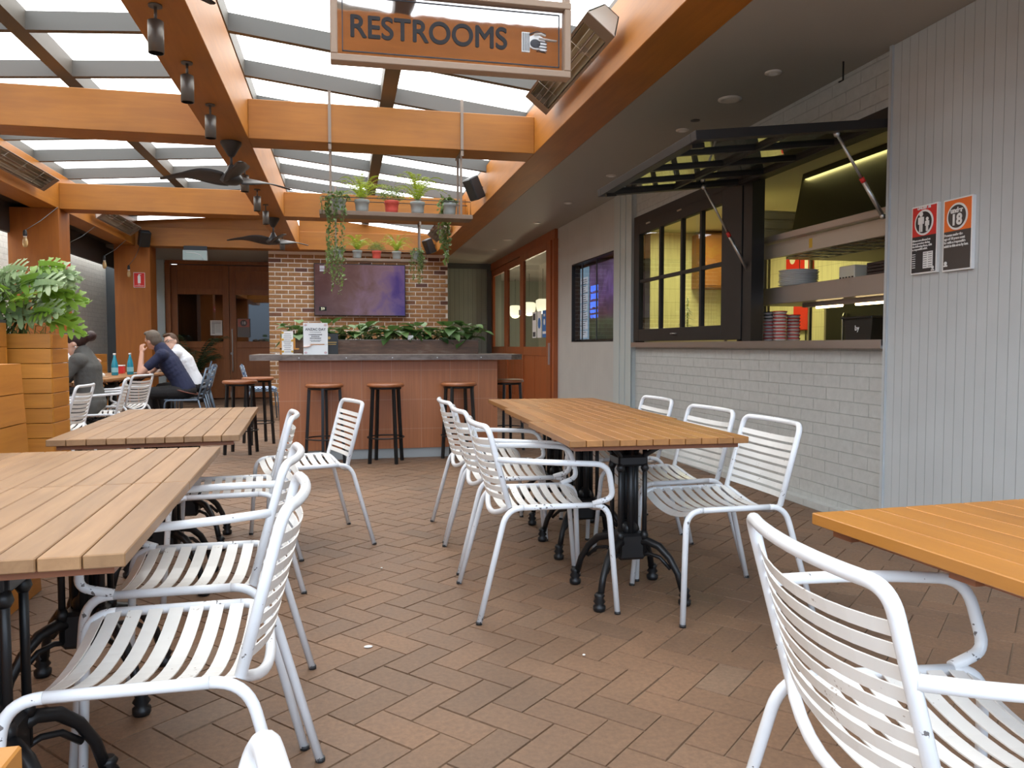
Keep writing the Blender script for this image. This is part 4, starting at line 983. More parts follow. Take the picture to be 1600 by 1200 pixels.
def make_stool():
    t = thing('bar_stool', 'x', 'stool'); H = .78
    MB().lathe([(.165, H - .035), (.18, H - .03), (.182, H - .012), (.172, H)], n=32).build('seat', M['stool'], t)
    MB().lathe([(.155, H - .055), (.155, H - .035)], n=28).build('seat_ring', M['black'], t)
    for a in range(4):
        q = R(45 + 90 * a); c, s = math.cos(q), math.sin(q)
        T = Matrix.Rotation(q, 4, 'Z'); b = MB(); b.prism([(.172, 0), (.200, 0), (.158, H - .036), (.130, H - .036)], 'y', -.013, .013, M=T); b.build('leg', M['black'], t)
    MB().tube([(.178 * math.cos(R(k * 12)), .178 * math.sin(R(k * 12)), .25) for k in range(30)], .007, 6, closed=True).build('foot_ring', M['black'], t)
    return t
s0 = make_stool(); GS = 'round timber-topped bar stools'
for i, (x, y, rz, l) in enumerate(((.40, 7.70, -16, 'round bar stool in front of the bar, right of the aisle chair'), (-.185, 7.72, 40, 'round bar stool in front of the bar, partly hidden by the aisle chair'), (1.13, 7.72, 10, 'round bar stool in front of the right end of the bar, behind the middle tables'), (1.76, 8.35, 20, 'dark round bar stool past the right end of the bar'), (-1.08, 8.66, -10, 'nearer of the two round bar stools off the left end of the bar'), (-.985, 9.50, 25, 'farther of the two round bar stools off the left end of the bar'))):
    o = s0 if i == 0 else copy_tree(s0); o.location = (x, y, 0); o.rotation_euler = (0, 0, R(rz)); o['label'] = l; o['group'] = GS

# ================================================================ PLANTERS (boxes)
def plank_box(name, lab, x0, x1, y0, y1, H, pitch, soil=True):
    t = thing(name, lab, 'planter', ((x0 + x1) / 2, (y0 + y1) / 2, 0)); a, b = (x1 - x0) / 2, (y1 - y0) / 2
    m = MB(); mm = MB(); n = int(round(H / pitch)); p = H / n
    for i in range(n):
        z0, z1 = i * p + .0015, (i + 1) * p - .0015
        m.box(-a, a, -b, -b + .02, z0, z1, ch=.0015); mm.box(-a, a, b - .02, b, z0, z1, ch=.0015)
    m.build('front_boards', M['planter'], t); mm.build('back_boards', M['planter'], t)
    for xa, xb in ((a - .02, a + .001), (-a, -a + .02)):
        m = MB()
        for i in range(n): m.box(xa, xb, -b + .0205, b - .0205, i * p + .0015, (i + 1) * p - .0015, ch=.0015)
        m.build('side_boards', M['planter_y'], t)
    MB().box(-a + .022, a - .022, -b + .022, b - .022, .02, H - .06).build('soil', M['soil'], t); return t
plank_box('timber_planter', 'tall square timber planter holding the split-leaf plant', -2.55, -1.545, 4.62, 4.89, 1.215, .081)
t2 = plank_box('timber_planter', 'dark-rimmed timber planter at the very left edge, in front of the taller one', -2.6, -1.73, 4.17, 4.55, 1.27, .127)
MB().box(-.43, .43, -.20, .20, 1.27, 1.285).build('metal_rim', M['darkgrey'], t2)
t = thing('timber_bench_back', 'low timber plank partition with a raked end beside the foreground tables', 'partition', (-1.40, 2.0, 0))
for i in range(8):
    z0, z1 = i * .134 + .002, (i + 1) * .134 - .002; f = lambda z: 1.98 - .16 * (z / 1.07)
    MB().prism([(-1.5, z0), (f(z0), z0), (f(z1), z1), (-1.5, z1)], 'x', -.25, .0).build('board', M['planter_y'], t)
t = plank_box('timber_planter', 'timber planter in the gap between the rear left columns, beyond the diners', -3.80, -3.62, 12.2, 13.2, 1.02, .127)

# ================================================================ CEILING THINGS
XC = -.955
G = 'cylinder spotlights under the central beam'
sp0 = thing('spotlight', 'x', 'spotlight')
MB().cyl((0, 0, -.01), .035, .01, 18).build('mount_plate', M['can'], sp0); MB().cyl((0, 0, -.08), .008, .075, 8).build('stem', M['can'], sp0)
MB().lathe([(.036, -.25), (.040, -.25), (.040, -.085), (.030, -.08), (.001, -.08)], n=24, capb=False, capt=False).build('lamp_body', M['can'], sp0)
MB().cyl((0, 0, -.235), .036, .01, 20).build('lens', M['kblack'], sp0)
for i, (y, l) in enumerate(((4.50, 'nearest cylinder spotlight under the central beam, at the top edge'), (5.35, 'second cylinder spotlight under the central beam'), (6.23, 'third cylinder spotlight, just in front of the first cross beam'), (8.30, 'cylinder spotlight partly behind the nearer fan blade'), (9.45, 'cylinder spotlight between the two fans, nearer one'), (10.45, 'cylinder spotlight between the two fans, farther one'), (13.2, 'farthest cylinder spotlight beyond the second fan'))):
    o = sp0 if i == 0 else copy_tree(sp0); o.location = (XC, y, ZB); o['label'] = l; o['group'] = G
def fan(y, rot, lab):
    t = thing('ceiling_fan', lab, 'ceiling fan', (XC, y, ZB), rot, 'three-blade ceiling fans on the central beam')
    MB().lathe([(.09, 0), (.09, -.02), (.03, -.12), (.02, -.13)], n=24, capb=False).build('canopy', M['fanblk'], t); MB().cyl((0, 0, -.22), .011, .12, 10).build('down_rod', M['fanblk'], t)
    MB().lathe([(.02, -.20), (.045, -.25), (.085, -.30), (.10, -.335), (.06, -.37), (.001, -.375)], n=28, capb=False, capt=False).build('motor_housing', M['fanblk'], t)
    for a in range(3):
        q = Matrix.Rotation(R(120 * a), 4, 'Z'); b = MB(); vs = []; n = 14
        for i in range(n):
            u = i / (n - 1); r = .05 + .60 * u; wd = .066 * (1 - u) ** .6 * (1 + .9 * math.sin(min(1, u * 1.6) * math.pi) * .8) + .022; tw = R(24) * (1 - u) ** 1.2 + R(7); sweep = -.10 * u * u
            zc = -.325 + .03 * math.sin(u * math.pi) + .015 * u
            for e, th in ((-1, .0), (-.5, .006), (.5, .006), (1, 0), (.5, -.006), (-.5, -.006)):
                yy = e * wd; vs.append(q @ Vector((r, sweep + yy * math.cos(tw), zc + yy * math.sin(tw) + th)))
        fs = [(i * 6 + k, i * 6 + (k + 1) % 6, i * 6 + 6 + (k + 1) % 6, i * 6 + 6 + k) for i in range(n - 1) for k in range(6)] + [tuple(range(6))[::-1], tuple((n - 1) * 6 + k for k in range(6))]
        b.add(vs, fs, True); b.build('blade', M['fanblk'], t)
fan(7.33, 172, 'nearer dark three-blade ceiling fan under the central beam'); fan(11.52, 176, 'farther dark three-blade ceiling fan under the central beam')
fan(3.14, 60, 'dark three-blade ceiling fan whose blades reach in at the top edge of the view')

def heater(x, y0, y1, z, side, lab, pale=False):
    """side = +1: mounted on a face with the reflector towards -x and down"""
    L_ = y1 - y0; t = thing('radiant_heater', lab, 'heater', (x, (y0 + y1) / 2, z), 0, 'radiant strip heaters on the beams')
    T = Matrix.Rotation(R(38 * side), 4, 'Y')
    c = M['steel_w']
    b = MB(); h = .115
    b.prism([(-h, -.05), (-h - .0, -.058), (h, -.058), (h, -.05), (.06, .055), (-.06, .055)], 'y', -L_ / 2, -L_ / 2 + .012, M=T); b.prism([(-h, -.05), (-h - .0, -.058), (h, -.058), (h, -.05), (.06, .055), (-.06, .055)], 'y', L_ / 2 - .012, L_ / 2, M=T)
    b.prism([(-h, -.055), (-.06, .055), (-.055, .05), (-h + .008, -.055)], 'y', -L_ / 2, L_ / 2, M=T); b.prism([(h, -.055), (h - .008, -.055), (.055, .05), (.06, .055)], 'y', -L_ / 2, L_ / 2, M=T)
    b.box(-.06, .06, -L_ / 2, L_ / 2, .05, .055, M=T); b.build('casing', c, t)
    MB().box(-h, h, -L_ / 2, -L_ / 2 + .13, -.063, -.058, M=T).box(-h, h, L_ / 2 - .13, L_ / 2, -.063, -.058, M=T).box(-h, -h + .02, -L_ / 2 + .13, L_ / 2 - .13, -.063, -.058, M=T).box(h - .02, h, -L_ / 2 + .13, L_ / 2 - .13, -.063, -.058, M=T).build('front_frame', M['steel_d'], t)
    MB().prism([(-.09, -.05), (-.05, .04), (.05, .04), (.09, -.05), (.085, -.052), (.045, .034), (-.045, .034), (-.085, -.052)], 'y', -L_ / 2 + .012, L_ / 2 - .012, M=T).build('reflector', M['reflector'], t)
    MB().tube([T @ Vector((0, -L_ / 2 + .08, -.0)), T @ Vector((0, L_ / 2 - .08, -.0))], .009, 8).build('heating_element', M['steel_d'], t)
    g = MB()
    for k in range(1, 4): yy = -L_ / 2 + L_ * k / 4; g.tube([T @ Vector((-h + .01, yy, -.066)), T @ Vector((h - .01, yy, -.066))], .002, 5)
    for u in (-.04, 0, .04): g.tube([T @ Vector((u, -L_ / 2 + .13, -.066)), T @ Vector((u, L_ / 2 - .13, -.066))], .0014, 5)
    g.build('wire_guard', M['steel_w'], t)
    for yb in (-.3, .27): MB().box(min(0, .12 * side), max(0, .12 * side), yb, yb + .03, -.02, .04).build('bracket', M['steel_w'], t)
heater(1.645, 4.75, 6.45, 3.22, 1, 'long strip heater with wire guard on the right-hand beam beside the hanging sign')
heater(-3.50, 8.6, 10.55, 3.15, -1, 'strip heater on the left-hand beam at the left edge of the view')
heater(-3.50, 12.6, 14.5, 3.15, -1, 'pale-ended strip heater on the left-hand beam near the rear corner')
heater(1.645, 12.7, 14.3, 3.16, 1, 'far strip heater on the right-hand beam behind the trailing ivy')
def speaker(loc, rz, tilt, lab):
    t = thing('wall_speaker', lab, 'speaker', loc, rz, 'small black speakers on the beams')
    T = Matrix.Rotation(R(tilt), 4, 'Y'); MB().box(-.07, .07, -.09, .09, -.14, .14, M=T, ch=.012).build('cabinet', M['blackm'], t); MB().box(.068, .076, -.08, .08, -.13, .13, M=T, ch=.004).build('grille', M['kblack'], t)
    MB().tube([(-.06, 0, .02), (-.13, 0, .03)], .012, 8).build('bracket', M['blackm'], t)
speaker((1.63, 9.75, 3.13), 205, 28, 'small black speaker on the right-hand beam above the hanging shelf')
speaker((1.63, 15.0, 3.06), 205, 25, 'small black speaker low on the right-hand beam near the brick wall')
speaker((-3.44, 14.95, 3.05), -60, 25, 'black speaker in the rear left corner under the beams')

# hanging sign
t = thing('hanging_sign', 'RESTROOMS sign with pointing hand in a bronze frame hanging from above', 'sign', (.452, 3.2, 0))
z0, z1, hw = 2.268, 2.575, .49
def fr(zb, zt, wd=.028):
    b = MB(); b.box(-hw, hw, -.03, .03, zb, zb + wd, ch=.003); b.box(-hw, hw, -.03, .03, zt - wd, zt, ch=.003); b.box(-hw, -hw + wd, -.03, .03, zb + wd, zt - wd, ch=.003); b.box(hw - wd, hw, -.03, .03, zb + wd, zt - wd, ch=.003); return b
fr(z0, z1).build('frame', M['signframe'], t)
MB().box(-hw + .002, -hw + .026, -.02, .02, z1, 2.951).box(hw - .026, hw - .002, -.02, .02, z1, 2.951).build('hanger', M['signframe'], t)
mir = mat('mirror_acrylic', (.62, .55, .50), .03, 1.0); bump(mir, noise(mir, coords(mir, (1, 1, 1)), 5, 2), .05, .01)
MB().box(-hw + .028, hw - .028, -.006, .006, z0 + .028, z1 - .028).build('mirror_pane', mir, t)
g = MB(); a = hw - .045
g.box(-a, a, -.009, -.007, z0 + .045, z0 + .049).box(-a, a, -.009, -.007, z1 - .049, z1 - .045).box(-a, -a + .004, -.009, -.007, z0 + .045, z1 - .045).box(a - .004, a, -.009, -.007, z0 + .045, z1 - .045)
g.build('inner_line', M['ink'], t)
text('RESTROOMS', 'lettering', .122, mat('sign_lettering_brown', (.014, .010, .010), .7), t, (-.098, -.0085, (z0 + z1) / 2 - .012), (R(90), 0, 0), bold=.0022, sx=.93)
h = MB(); hx, hz = .345, (z0 + z1) / 2 - .012
h.box(hx - .062, hx - .028, -.010, -.007, hz - .042, hz + .038); h.ell((hx, -.009, hz), (.040, .0025, .030)); h.tube([(hx + .01, -.009, hz + .016), (hx + .05, -.009, hz + .013), (hx + .088, -.009, hz + .012)], [.012, .010, .006], 8, flat=.25)
h.tube([(hx - .01, -.009, hz + .03), (hx + .02, -.009, hz + .036), (hx + .04, -.009, hz + .03)], [.011, .009, .006], 8, flat=.25)
for q in range(3): h.ell((hx + .030, -.0095, hz - .004 - q * .0125), (.016, .0025, .0065))
h.build('pointing_hand', M['paper'], t)
h = MB()
for q in range(4): h.tube([(hx + .002, -.0125, hz + .004 - q * .0125), (hx + .028, -.0125, hz + .002 - q * .0125), (hx + .045, -.0125, hz - .001 - q * .012)], .0016, 5)
for q in range(4): h.box(hx - .058 + q * .008, hx - .055 + q * .008, -.012, -.0098, hz - .038, hz + .034)
h.tube([(hx - .03, -.0125, hz + .03), (hx + .0, -.0125, hz + .044), (hx + .04, -.0125, hz + .035)], .0016, 5); h.ell((hx - .005, -.0115, hz - .006), (.022, .002, .018))
h.build('hand_linework', M['ink'], t)

# exit light
t = thing('exit_light', 'pale exit light box fixed under the rear cross beam', 'exit sign', (-2.62, 15.10, 2.79))
MB().box(-.21, .21, -.03, .03, -.09, .09, ch=.005).build('housing', mat('exit_housing', (.42, .45, .42), .4), t)
MB().box(-.195, .195, -.034, -.030, -.075, .075).build('face', mat('exit_face', (.38, .46, .42), .25), t)
MB().tube([(-.16, -.036, .045), (.0, -.036, .04), (.09, -.036, .01), (.14, -.036, -.06)], .005, 6).build('curved_line', M['signw'], t)
MB().box(-.2, .2, .02, .052, .088, .175).build('bracket', M['blackm'], t)

# pendant bulbs
def bulb(y, z, x, lab, glass_=True, dy=.4):
    t = thing('pendant_bulb', lab, 'lamp', (x, y, z), 0, 'bare bulbs hanging along the left beam')
    MB().tube([(0, 0, .12), (.10, dy * .4, (ZB - z) * .55), (.18, dy, ZB - z)], .0045, 6).build('cord', M['darkgrey'], t)
    MB().lathe([(.020, .05), (.024, .06), (.022, .11), (.010, .13)], n=14).build('socket', M['blackm'], t)
    if glass_:
        MB().cyl((0, 0, .035), .019, .02, 14).build('collar', M['ceramic'], t)
        MB().lathe([(.001, -.085), (.018, -.083), (.028, -.06), (.032, -.03), (.026, .01), (.017, .037)], n=18, capb=False, capt=False).build('bulb_glass', mat('amber_bulb', (.85, .62, .30), .15, Transmission_Weight=.6) if 'amber_bulb' not in bpy.data.materials else bpy.data.materials['amber_bulb'], t)
        MB().tube([(0, 0, .03), (.008, 0, -.03), (-.006, 0, -.05), (.004, 0, -.02), (0, 0, .03)], .003, 6).build('filament', M['paper'], t)
bulb(10.62, 2.44, -3.80, 'bare amber bulb in front of the nearer left timber column', dy=.6)
bulb(12.3, 2.50, -3.84, 'black lamp holder without a bulb hanging between the left columns', False, dy=.6)
bulb(13.85, 2.49, -3.80, 'bare amber bulb hanging in front of the white wall', dy=.6)
bulb(15.0, 2.45, -3.72, 'bare amber bulb in front of the rear left column by the red sign', dy=.1)
# red signs on columns
t = thing('extinguisher_sign', 'red fire extinguisher sign on the rear left timber column', 'sign', (-3.585, 15.145, 2.33))
MB().box(-.095, .095, -.004, .004, -.135, .135).build('border', M['signw'], t); MB().box(-.088, .088, -.007, -.004, -.128, .128).build('panel', M['red'], t)
MB().box(-.024, .024, -.0095, -.007, -.06, .075, ch=.001).box(-.012, .012, -.0095, -.007, .075, .10).box(-.008, .035, -.0095, -.007, .095, .105).build('extinguisher_symbol', M['signw'], t)
text('FIRE\nEXTINGUISHER', 'lettering', .022, M['signw'], t, (0, -.008, -.095), (R(90), 0, 0), ext=.0006, space=.9)
t = thing('no_smoking_sign', 'small red strip sign on the edge of the nearer left column', 'sign', (-3.634, 11.52, 2.20))
MB().box(0, .006, -.16, .16, -.075, .075).build('panel', M['red'], t); text('No smoking', 'lettering', .05, M['signw'], t, (.008, -.01, 0), (R(90), 0, R(90)), ext=.0006)
# TV
t = thing('wall_television', 'large flat television showing purple clouds on the brick wall', 'television', (.33, 15.40, 2.225))
MB().box(-.87, .87, -.045, .02, -.50, .50, ch=.004).box(-.3, .3, .02, .088, -.2, .2).build('casing', M['blackm'], t)
tvm = bpy.data.materials.new('cloudy_purple_picture'); tvm.use_nodes = True; b_ = tvm.node_tree.nodes['Principled BSDF']; b_.inputs['Base Color'].default_value = (.01, .01, .012, 1); b_.inputs['Roughness'].default_value = .15
v = coords(tvm); s_ = N(tvm, 'ShaderNodeSeparateXYZ'); L(tvm, v, s_.inputs[0]); n_ = noise(tvm, v, 2.2, 6, .6, .6)
m1 = N(tvm, 'ShaderNodeMath', operation='MULTIPLY_ADD'); L(tvm, s_.outputs['X'], m1.inputs[0]); m1.inputs[1].default_value = .45; L(tvm, n_, m1.inputs[2])
m2 = N(tvm, 'ShaderNodeMath', operation='MULTIPLY_ADD'); L(tvm, s_.outputs['Z'], m2.inputs[0]); m2.inputs[1].default_value = -.10; L(tvm, m1.outputs[0], m2.inputs[2])
c_ = ramp(tvm, m2.outputs[0], [(.1, (.070, .028, .026)), (.42, (.115, .060, .058)), (.66, (.17, .10, .135)), (.86, (.10, .058, .16)), (1, (.05, .028, .14))]); L(tvm, c_, b_.inputs['Emission Color']); b_.inputs['Emission Strength'].default_value = .95
MB().box(-.855, .855, -.048, -.045, -.485, .485).build('screen', tvm, t)
MB().box(-.76, -.67, -.052, -.048, .345, .385).box(-.76, -.67, -.052, -.048, .395, .455).build('channel_mark', mat('pale_mark', (.45, .42, .45), .5), t)
MB().box(-.78, -.64, -.052, -.048, -.41, -.33).build('number_box', M['kblack'], t); text('59', 'lettering', .07, emit('pale_number', (.8, .8, .55), .6), t, (-.71, -.053, -.37), (R(90), 0, 0), ext=.001)
# papers on rear doors
t = thing('door_notice', 'white paper notice taped inside the left rear door glass', 'notice', (-2.66, 17.61, 1.53)); MB().box(-.12, .12, -.003, .003, -.16, .16).build('sheet', M['paper'], t)
g = MB()
for i in range(9): g.box(-.09, -.03 if i > 1 else .09, -.0045, -.003, .12 - i * .03, .13 - i * .03)
for i in range(6): g.box(-.02, .09, -.0045, -.003, .06 - i * .03, .065 - i * .03)
g.build('print', M['ink'], t)
t = thing('door_notice', 'red and grey age notice on the right rear door glass', 'notice', (-2.10, 17.61, 1.53)); MB().box(-.13, .13, -.003, .003, -.2, .2).build('sheet', mat('faded_grey_print', (.16, .14, .13), .5), t)
MB().box(-.12, .12, -.0045, -.003, .02, .19).build('red_panel', mat('faded_red', (.42, .13, .09), .5), t); MB().lathe([(.07, 0), (.07, .002)], (0, -.0045, .105), 20, Matrix.Rotation(R(90), 4, 'X')).build('disc', M['brn'], t)
text('18', 'lettering', .09, M['paper'], t, (0, -.008, .105), (R(90), 0, 0), ext=.0006)

# ================================================================ HANGING SHELVES + POT PLANTS
def shelf(yc, x0, x1, z, rods, yb0, yb1, lab):
    t = thing('hanging_shelf', lab, 'shelf', (0, yc, z), 0, 'hanging plant shelves'); MB().box(x0, x1, -.11, .11, -.04, 0, ch=.003).build('board', M['shelfwood'], t)
    for x in rods:
        MB().box(x - .013, x + .013, yb0 - yc - .012, yb0 - yc, ZB - .06 - z, 3.40 - z).build('beam_strap', M['steel_d'], t)
        MB().box(x - .013, x + .013, yb1 - yc, yb1 - yc + .012, ZB - .02 - z, 3.36 - z).build('beam_strap', M['steel_d'], t)
    h = MB()
    for x in rods:
        h.box(x - .010, x + .010, -.11, -.098, 0, ZB - z - .01); h.box(x - .010, x + .010, .098, .11, 0, ZB - z - .01); h.box(x - .012, x + .012, yb0 - yc - .012, yb1 - yc + .012, ZB - z - .012, ZB - z - .002)
    h.build('hanger_rod', M['steel_d'], t)
    g = MB().tube([(x0 + .02, -.10, .0), (x0 + .02, -.10, .12), (x1 - .02, -.10, .12), (x1 - .02, -.10, 0)], .004, 6).tube([(x0 + .02, .10, .0), (x0 + .02, .10, .12), (x1 - .02, .10, .12), (x1 - .02, .10, 0)], .004, 6); g.build('guard_rail', M['fanblk'], t)
shelf(7.33, -.20, 1.195, 2.37, (-.10, 1.085), 7.16, 7.50, 'nearer hanging timber shelf of pot plants under the first cross beam')
shelf(11.51, -.20, 1.215, 2.405, (-.09, 1.105), 11.34, 11.68, 'farther hanging timber shelf of pot plants in front of the television')
POTP = [(.052, 0), (.058, .03), (.062, .085), (.067, .088), (.069, .118), (.062, .12), (.056, .10)]
def potbase(name, lab, loc, red, grp, s=1.0):
    t = thing(name, lab, 'pot plant', loc, 0, grp)
    MB().lathe([(a * s, b * s) for a, b in POTP] + [(.01, .10 * s)], n=22, capt=True).build('pot', M['potr'] if red else M['potg'], t); return t
def fern(t, z, rr, hh, n=20):
    b = MB()
    for i in range(n):
        a = 6.283 * i / n + random.uniform(-.2, .2); up = random.uniform(.45, 1.0); ln = rr * random.uniform(.75, 1.1)
        P_ = []
        for k in range(9):
            u = k / 8; r = ln * u * (1.1 - .35 * up * (1 - u)) * (1.15 - .5 * up); P_.append(Vector((r * math.cos(a), r * math.sin(a), z + hh * up * (1.7 * u - 1.05 * u * u * (1.5 - .5 * up)))))
        b.tube(P_, .0015, 4, var=.8)
        for k in range(1, 9):
            for f in (.0, .5):
                if k == 8 and f: continue
                c = P_[k].lerp(P_[min(k + 1, 8)], f); tg = (P_[min(k + 1, 8)] - P_[k - 1]).normalized(); sd = tg.cross(Vector((0, 0, 1)))
                if sd.length < .1: continue
                sd.normalize(); wl = .030 * math.sin(math.pi * (k + f + 1.3) / 11) + .004
                for s in (-1, 1):
                    tip = c + sd * s * wl + tg * wl * .4 - Vector((0, 0, wl * .15)); b.add([c - tg * .005, tip, c + tg * .006], [(0, 1, 2)], False, var=random.random())
    b.build('fronds', M['fern'], t)
def bush(t, z, r, m='buxus', n=420):
    b = MB()
    for i in range(n):
        v = Vector((random.gauss(0, 1), random.gauss(0, 1), abs(random.gauss(0, 1)) * .9)).normalized() * r * random.uniform(.45, 1.0); c = Vector((v.x, v.y, v.z * .9 + z)); q = Euler((random.random() * 6, random.random() * 6, random.random() * 6)).to_matrix()
        b.add([c + q @ Vector(p) for p in ((-.007, 0, 0), (0, -.004, 0), (.008, 0, .002), (0, .004, 0))], [(0, 1, 2, 3)], False, var=random.random())
    b.build('foliage', M[m], t)
def ivy(t, z, drops, r=.07, m='ivy', lf=.017):
    b = MB(); st = MB()
    for (x, y, ln) in drops:
        P_ = [Vector((x * .3, y * .3, z))]; P_.append(Vector((x * .8, y * .8, z + .05))); p = Vector((x, y, z))
        nn = int(ln / .025)
        for k in range(nn):
            P_.append(p.copy()); p = p + Vector((random.uniform(-.008, .008), random.uniform(-.008, .008), -.025))
        st.tube(P_, .0013, 4)
        for p in P_[1:]:
            for _ in range(random.choice((1, 1, 2))):
                c = p + Vector((random.uniform(-.02, .02), random.uniform(-.02, .02), random.uniform(-.01, .01))); q = Euler((random.uniform(.3, 1.5), random.uniform(-.6, .6), random.random() * 6.28)).to_matrix(); l = lf * random.uniform(.7, 1.3)
                b.add([c + q @ Vector(v) * l for v in ((0, -.9, 0), (.55, -.35, .1), (.5, .3, .12), (0, 1, 0), (-.5, .3, .12), (-.55, -.35, .1))], [(0, 1, 2, 3), (0, 3, 4, 5)], False, var=random.random())
    for i in range(90):
        a = random.random() * 6.28; rr = r * math.sqrt(random.random()); c = Vector((rr * math.cos(a), rr * math.sin(a), z + random.uniform(.0, .07) * (1.3 - rr / r))); q = Euler((random.uniform(-.8, .8), random.uniform(-.8, .8), random.random() * 6)).to_matrix(); l = lf * random.uniform(.8, 1.3)
        b.add([c + q @ Vector(v) * l for v in ((0, -.9, 0), (.55, -.35, .1), (.5, .3, .12), (0, 1, 0), (-.5, .3, .12), (-.55, -.35, .1))], [(0, 1, 2, 3), (0, 3, 4, 5)], False, var=random.random())
    st.build('vines', M['stem'], t); b.build('leaves', M[m], t)
for yc, zs, nm, xs, s in ((7.33, 2.37, 'nearer', (-.03, .18, .45, .69, .99), 1.0), (11.51, 2.405, 'farther', (-.06, .21, .485, .775, 1.07), 1.0)):
    g = 'pot plants on the %s hanging shelf' % nm
    t = potbase('potted_ivy', 'grey pot of trailing ivy at the left end of the %s hanging shelf' % nm, (xs[0], yc, zs), False, g)
    ivy(t, .11, [(-.12 + random.uniform(-.03, .03), -.12, .18) for _ in range(5)] + [(random.uniform(-.10, .06), -.125 + random.uniform(-.01, .01), random.uniform(.45, .88) * (1.0 if nm == 'nearer' else .8)) for _ in range(9)], .12)
    t = potbase('potted_fern', 'bright green fern in a grey pot, left one on the %s hanging shelf' % nm, (xs[1], yc, zs), False, g); fern(t, .11, .33, .33, 32)
    t = potbase('potted_shrub', 'fine-leaved bush in a coral red pot on the %s hanging shelf' % nm, (xs[2], yc, zs), True, g); bush(t, .135, .135, n=900)
    t = potbase('potted_fern', 'bright green fern in a grey pot, right one on the %s hanging shelf' % nm, (xs[3], yc, zs), False, g); fern(t, .11, .30, .40, 32)
    t = potbase('potted_ivy', 'grey pot with a vine spilling over, right end of the %s hanging shelf' % nm, (xs[4], yc, zs), False, g)
    if nm == 'nearer': ivy(t, .11, [(-.10 + random.uniform(-.02, .02), -.125, .12) for _ in range(3)] + [(random.uniform(-.06, .02), .135, random.uniform(.35, .62)) for _ in range(9)], .07, lf=.022)
    else: ivy(t, .11, [(random.uniform(-.10, .10), -.125, random.uniform(.2, .55)) for _ in range(13)], .11)

# pothos in the trough
def leaf(b, c, d, l, wd, var, fold=.25, droop=.3):
    """broad pointed leaf from c along d"""
    d = d.normalized(); sd = d.cross(Vector((0, 0, 1))); sd = sd.normalized() if sd.length > .05 else Vector((1, 0, 0)); up = sd.cross(d)
    rows = [(0, 0), (.12, .62), (.32, 1), (.55, .88), (.78, .5), (1, 0)]; vs = []
    for u, w_ in rows:
        c0 = c + d * l * u - Vector((0, 0, droop * l * u * u)); vs += [c0 - sd * w_ * wd + up * fold * w_ * wd, c0, c0 + sd * w_ * wd + up * fold * w_ * wd]
    fs = []
    for i in range(5): fs += [(3 * i, 3 * i + 1, 3 * i + 4, 3 * i + 3), (3 * i + 1, 3 * i + 2, 3 * i + 5, 3 * i + 4)]
    b.add(vs, fs, True, var=var)
rt = math.cos(R(.8))
for i, x in enumerate((-.93, -.62, -.30, .02, .33, .62, .86)):
    t = thing('pothos_plant', ['leafy pothos spilling off the left end of the metal trough', 'leafy pothos behind the white event card', 'tall-leaved pothos right of the event card', 'leafy pothos left of centre in the metal trough', 'leafy pothos in the centre of the trough under the television', 'tall leafy pothos right of centre in the metal trough', 'leafy pothos at the right end of the metal trough'][i], 'plant', (.47 + x, 8.62 + x * math.sin(R(.8)), 1.183), 0, 'pothos plants in the bar trough')
    b = MB(); s_ = MB()
    for k in range(34):
        a = random.random() * 6.28; up = random.uniform(.3, 1.6); ln = random.uniform(.06, .22); d = Vector((math.cos(a), math.sin(a) * .6, up * 1.4)).normalized()
        o_ = Vector((random.uniform(-.10, .10), random.uniform(-.04, .04), 0)); e_ = o_ + d * ln + Vector((0, 0, .0)); e_.z = max(e_.z, .035)
        s_.tube([o_, o_.lerp(e_, .5) + Vector((0, 0, .015)), e_], .0025, 5); leaf(b, e_, Vector((math.cos(a), math.sin(a), random.uniform(-.5, .9))), random.uniform(.13, .20), random.uniform(.045, .070), random.random())
    b.build('leaves', M['pothos'], t); s_.build('stems', M['stem'], t)

# split-leaf philodendron
def lobed(b, base_, d, up, l, var):
    d = d.normalized(); sd = d.cross(up).normalized(); up = sd.cross(d).normalized(); n = 7
    mid = [base_ + d * l * u - Vector((0, 0, .25 * l * u * u)) for u in [k / 9 for k in range(10)]]
    for k in range(9):
        w_ = .17 * l * (1 - .6 * k / 9)
        for s in (-1, 1): b.add([mid[k], mid[k + 1], mid[k + 1] + sd * s * w_ * .8 + up * .02, mid[k] + sd * s * w_ + up * .02], [(0, 1, 2, 3)], True, var=var)
    for k in range(0, 9, 2):
        u = k / 9; ll = l * (.52 * math.sin(math.pi * (u * .75 + .28)) + .06); fw = .35 + .9 * u
        for s in (-1, 1):
            r0 = mid[k]; dr = (sd * s + d * fw).normalized(); wv = l * .075; pp = up.cross(dr).normalized() * wv; 
            pts = []
            for q, ww in ((0, .6), (.35, 1.05), (.7, 1.0), (.88, .7), (1, 0)):
                c = r0 + dr * ll * q + up * .05 * l * math.sin(q * 2.4) - Vector((0, 0, .16 * ll * q * q)); pts.append((c - pp * ww, c + pp * ww, c))
            vs = [v for p in pts for v in p[:2]]; b.add(vs, [(2 * i, 2 * i + 1, 2 * i + 3, 2 * i + 2) for i in range(4)], True, var=min(1, max(0, var + random.uniform(-.12, .12))))
            # side notch tooth
            c = r0 + dr * ll * .55; b.add([c + pp * .9, c + pp * 2.3 + dr * ll * .24, c + dr * ll * .25 + pp * .8], [(0, 1, 2)], True, var=var)
t = thing('philodendron', 'large pale split-leaf philodendron growing from the tall timber planter', 'plant', (-1.95, 4.75, 1.16))
b = MB(); bg_ = MB(); s_ = MB(); random.seed(21)
specs = []
for k in range(120):
    a = random.uniform(-3.0, .5); up = random.uniform(-.05, .85); rr = random.uniform(.08, .42); specs.append((a, up, rr, random.uniform(.14, .21)))
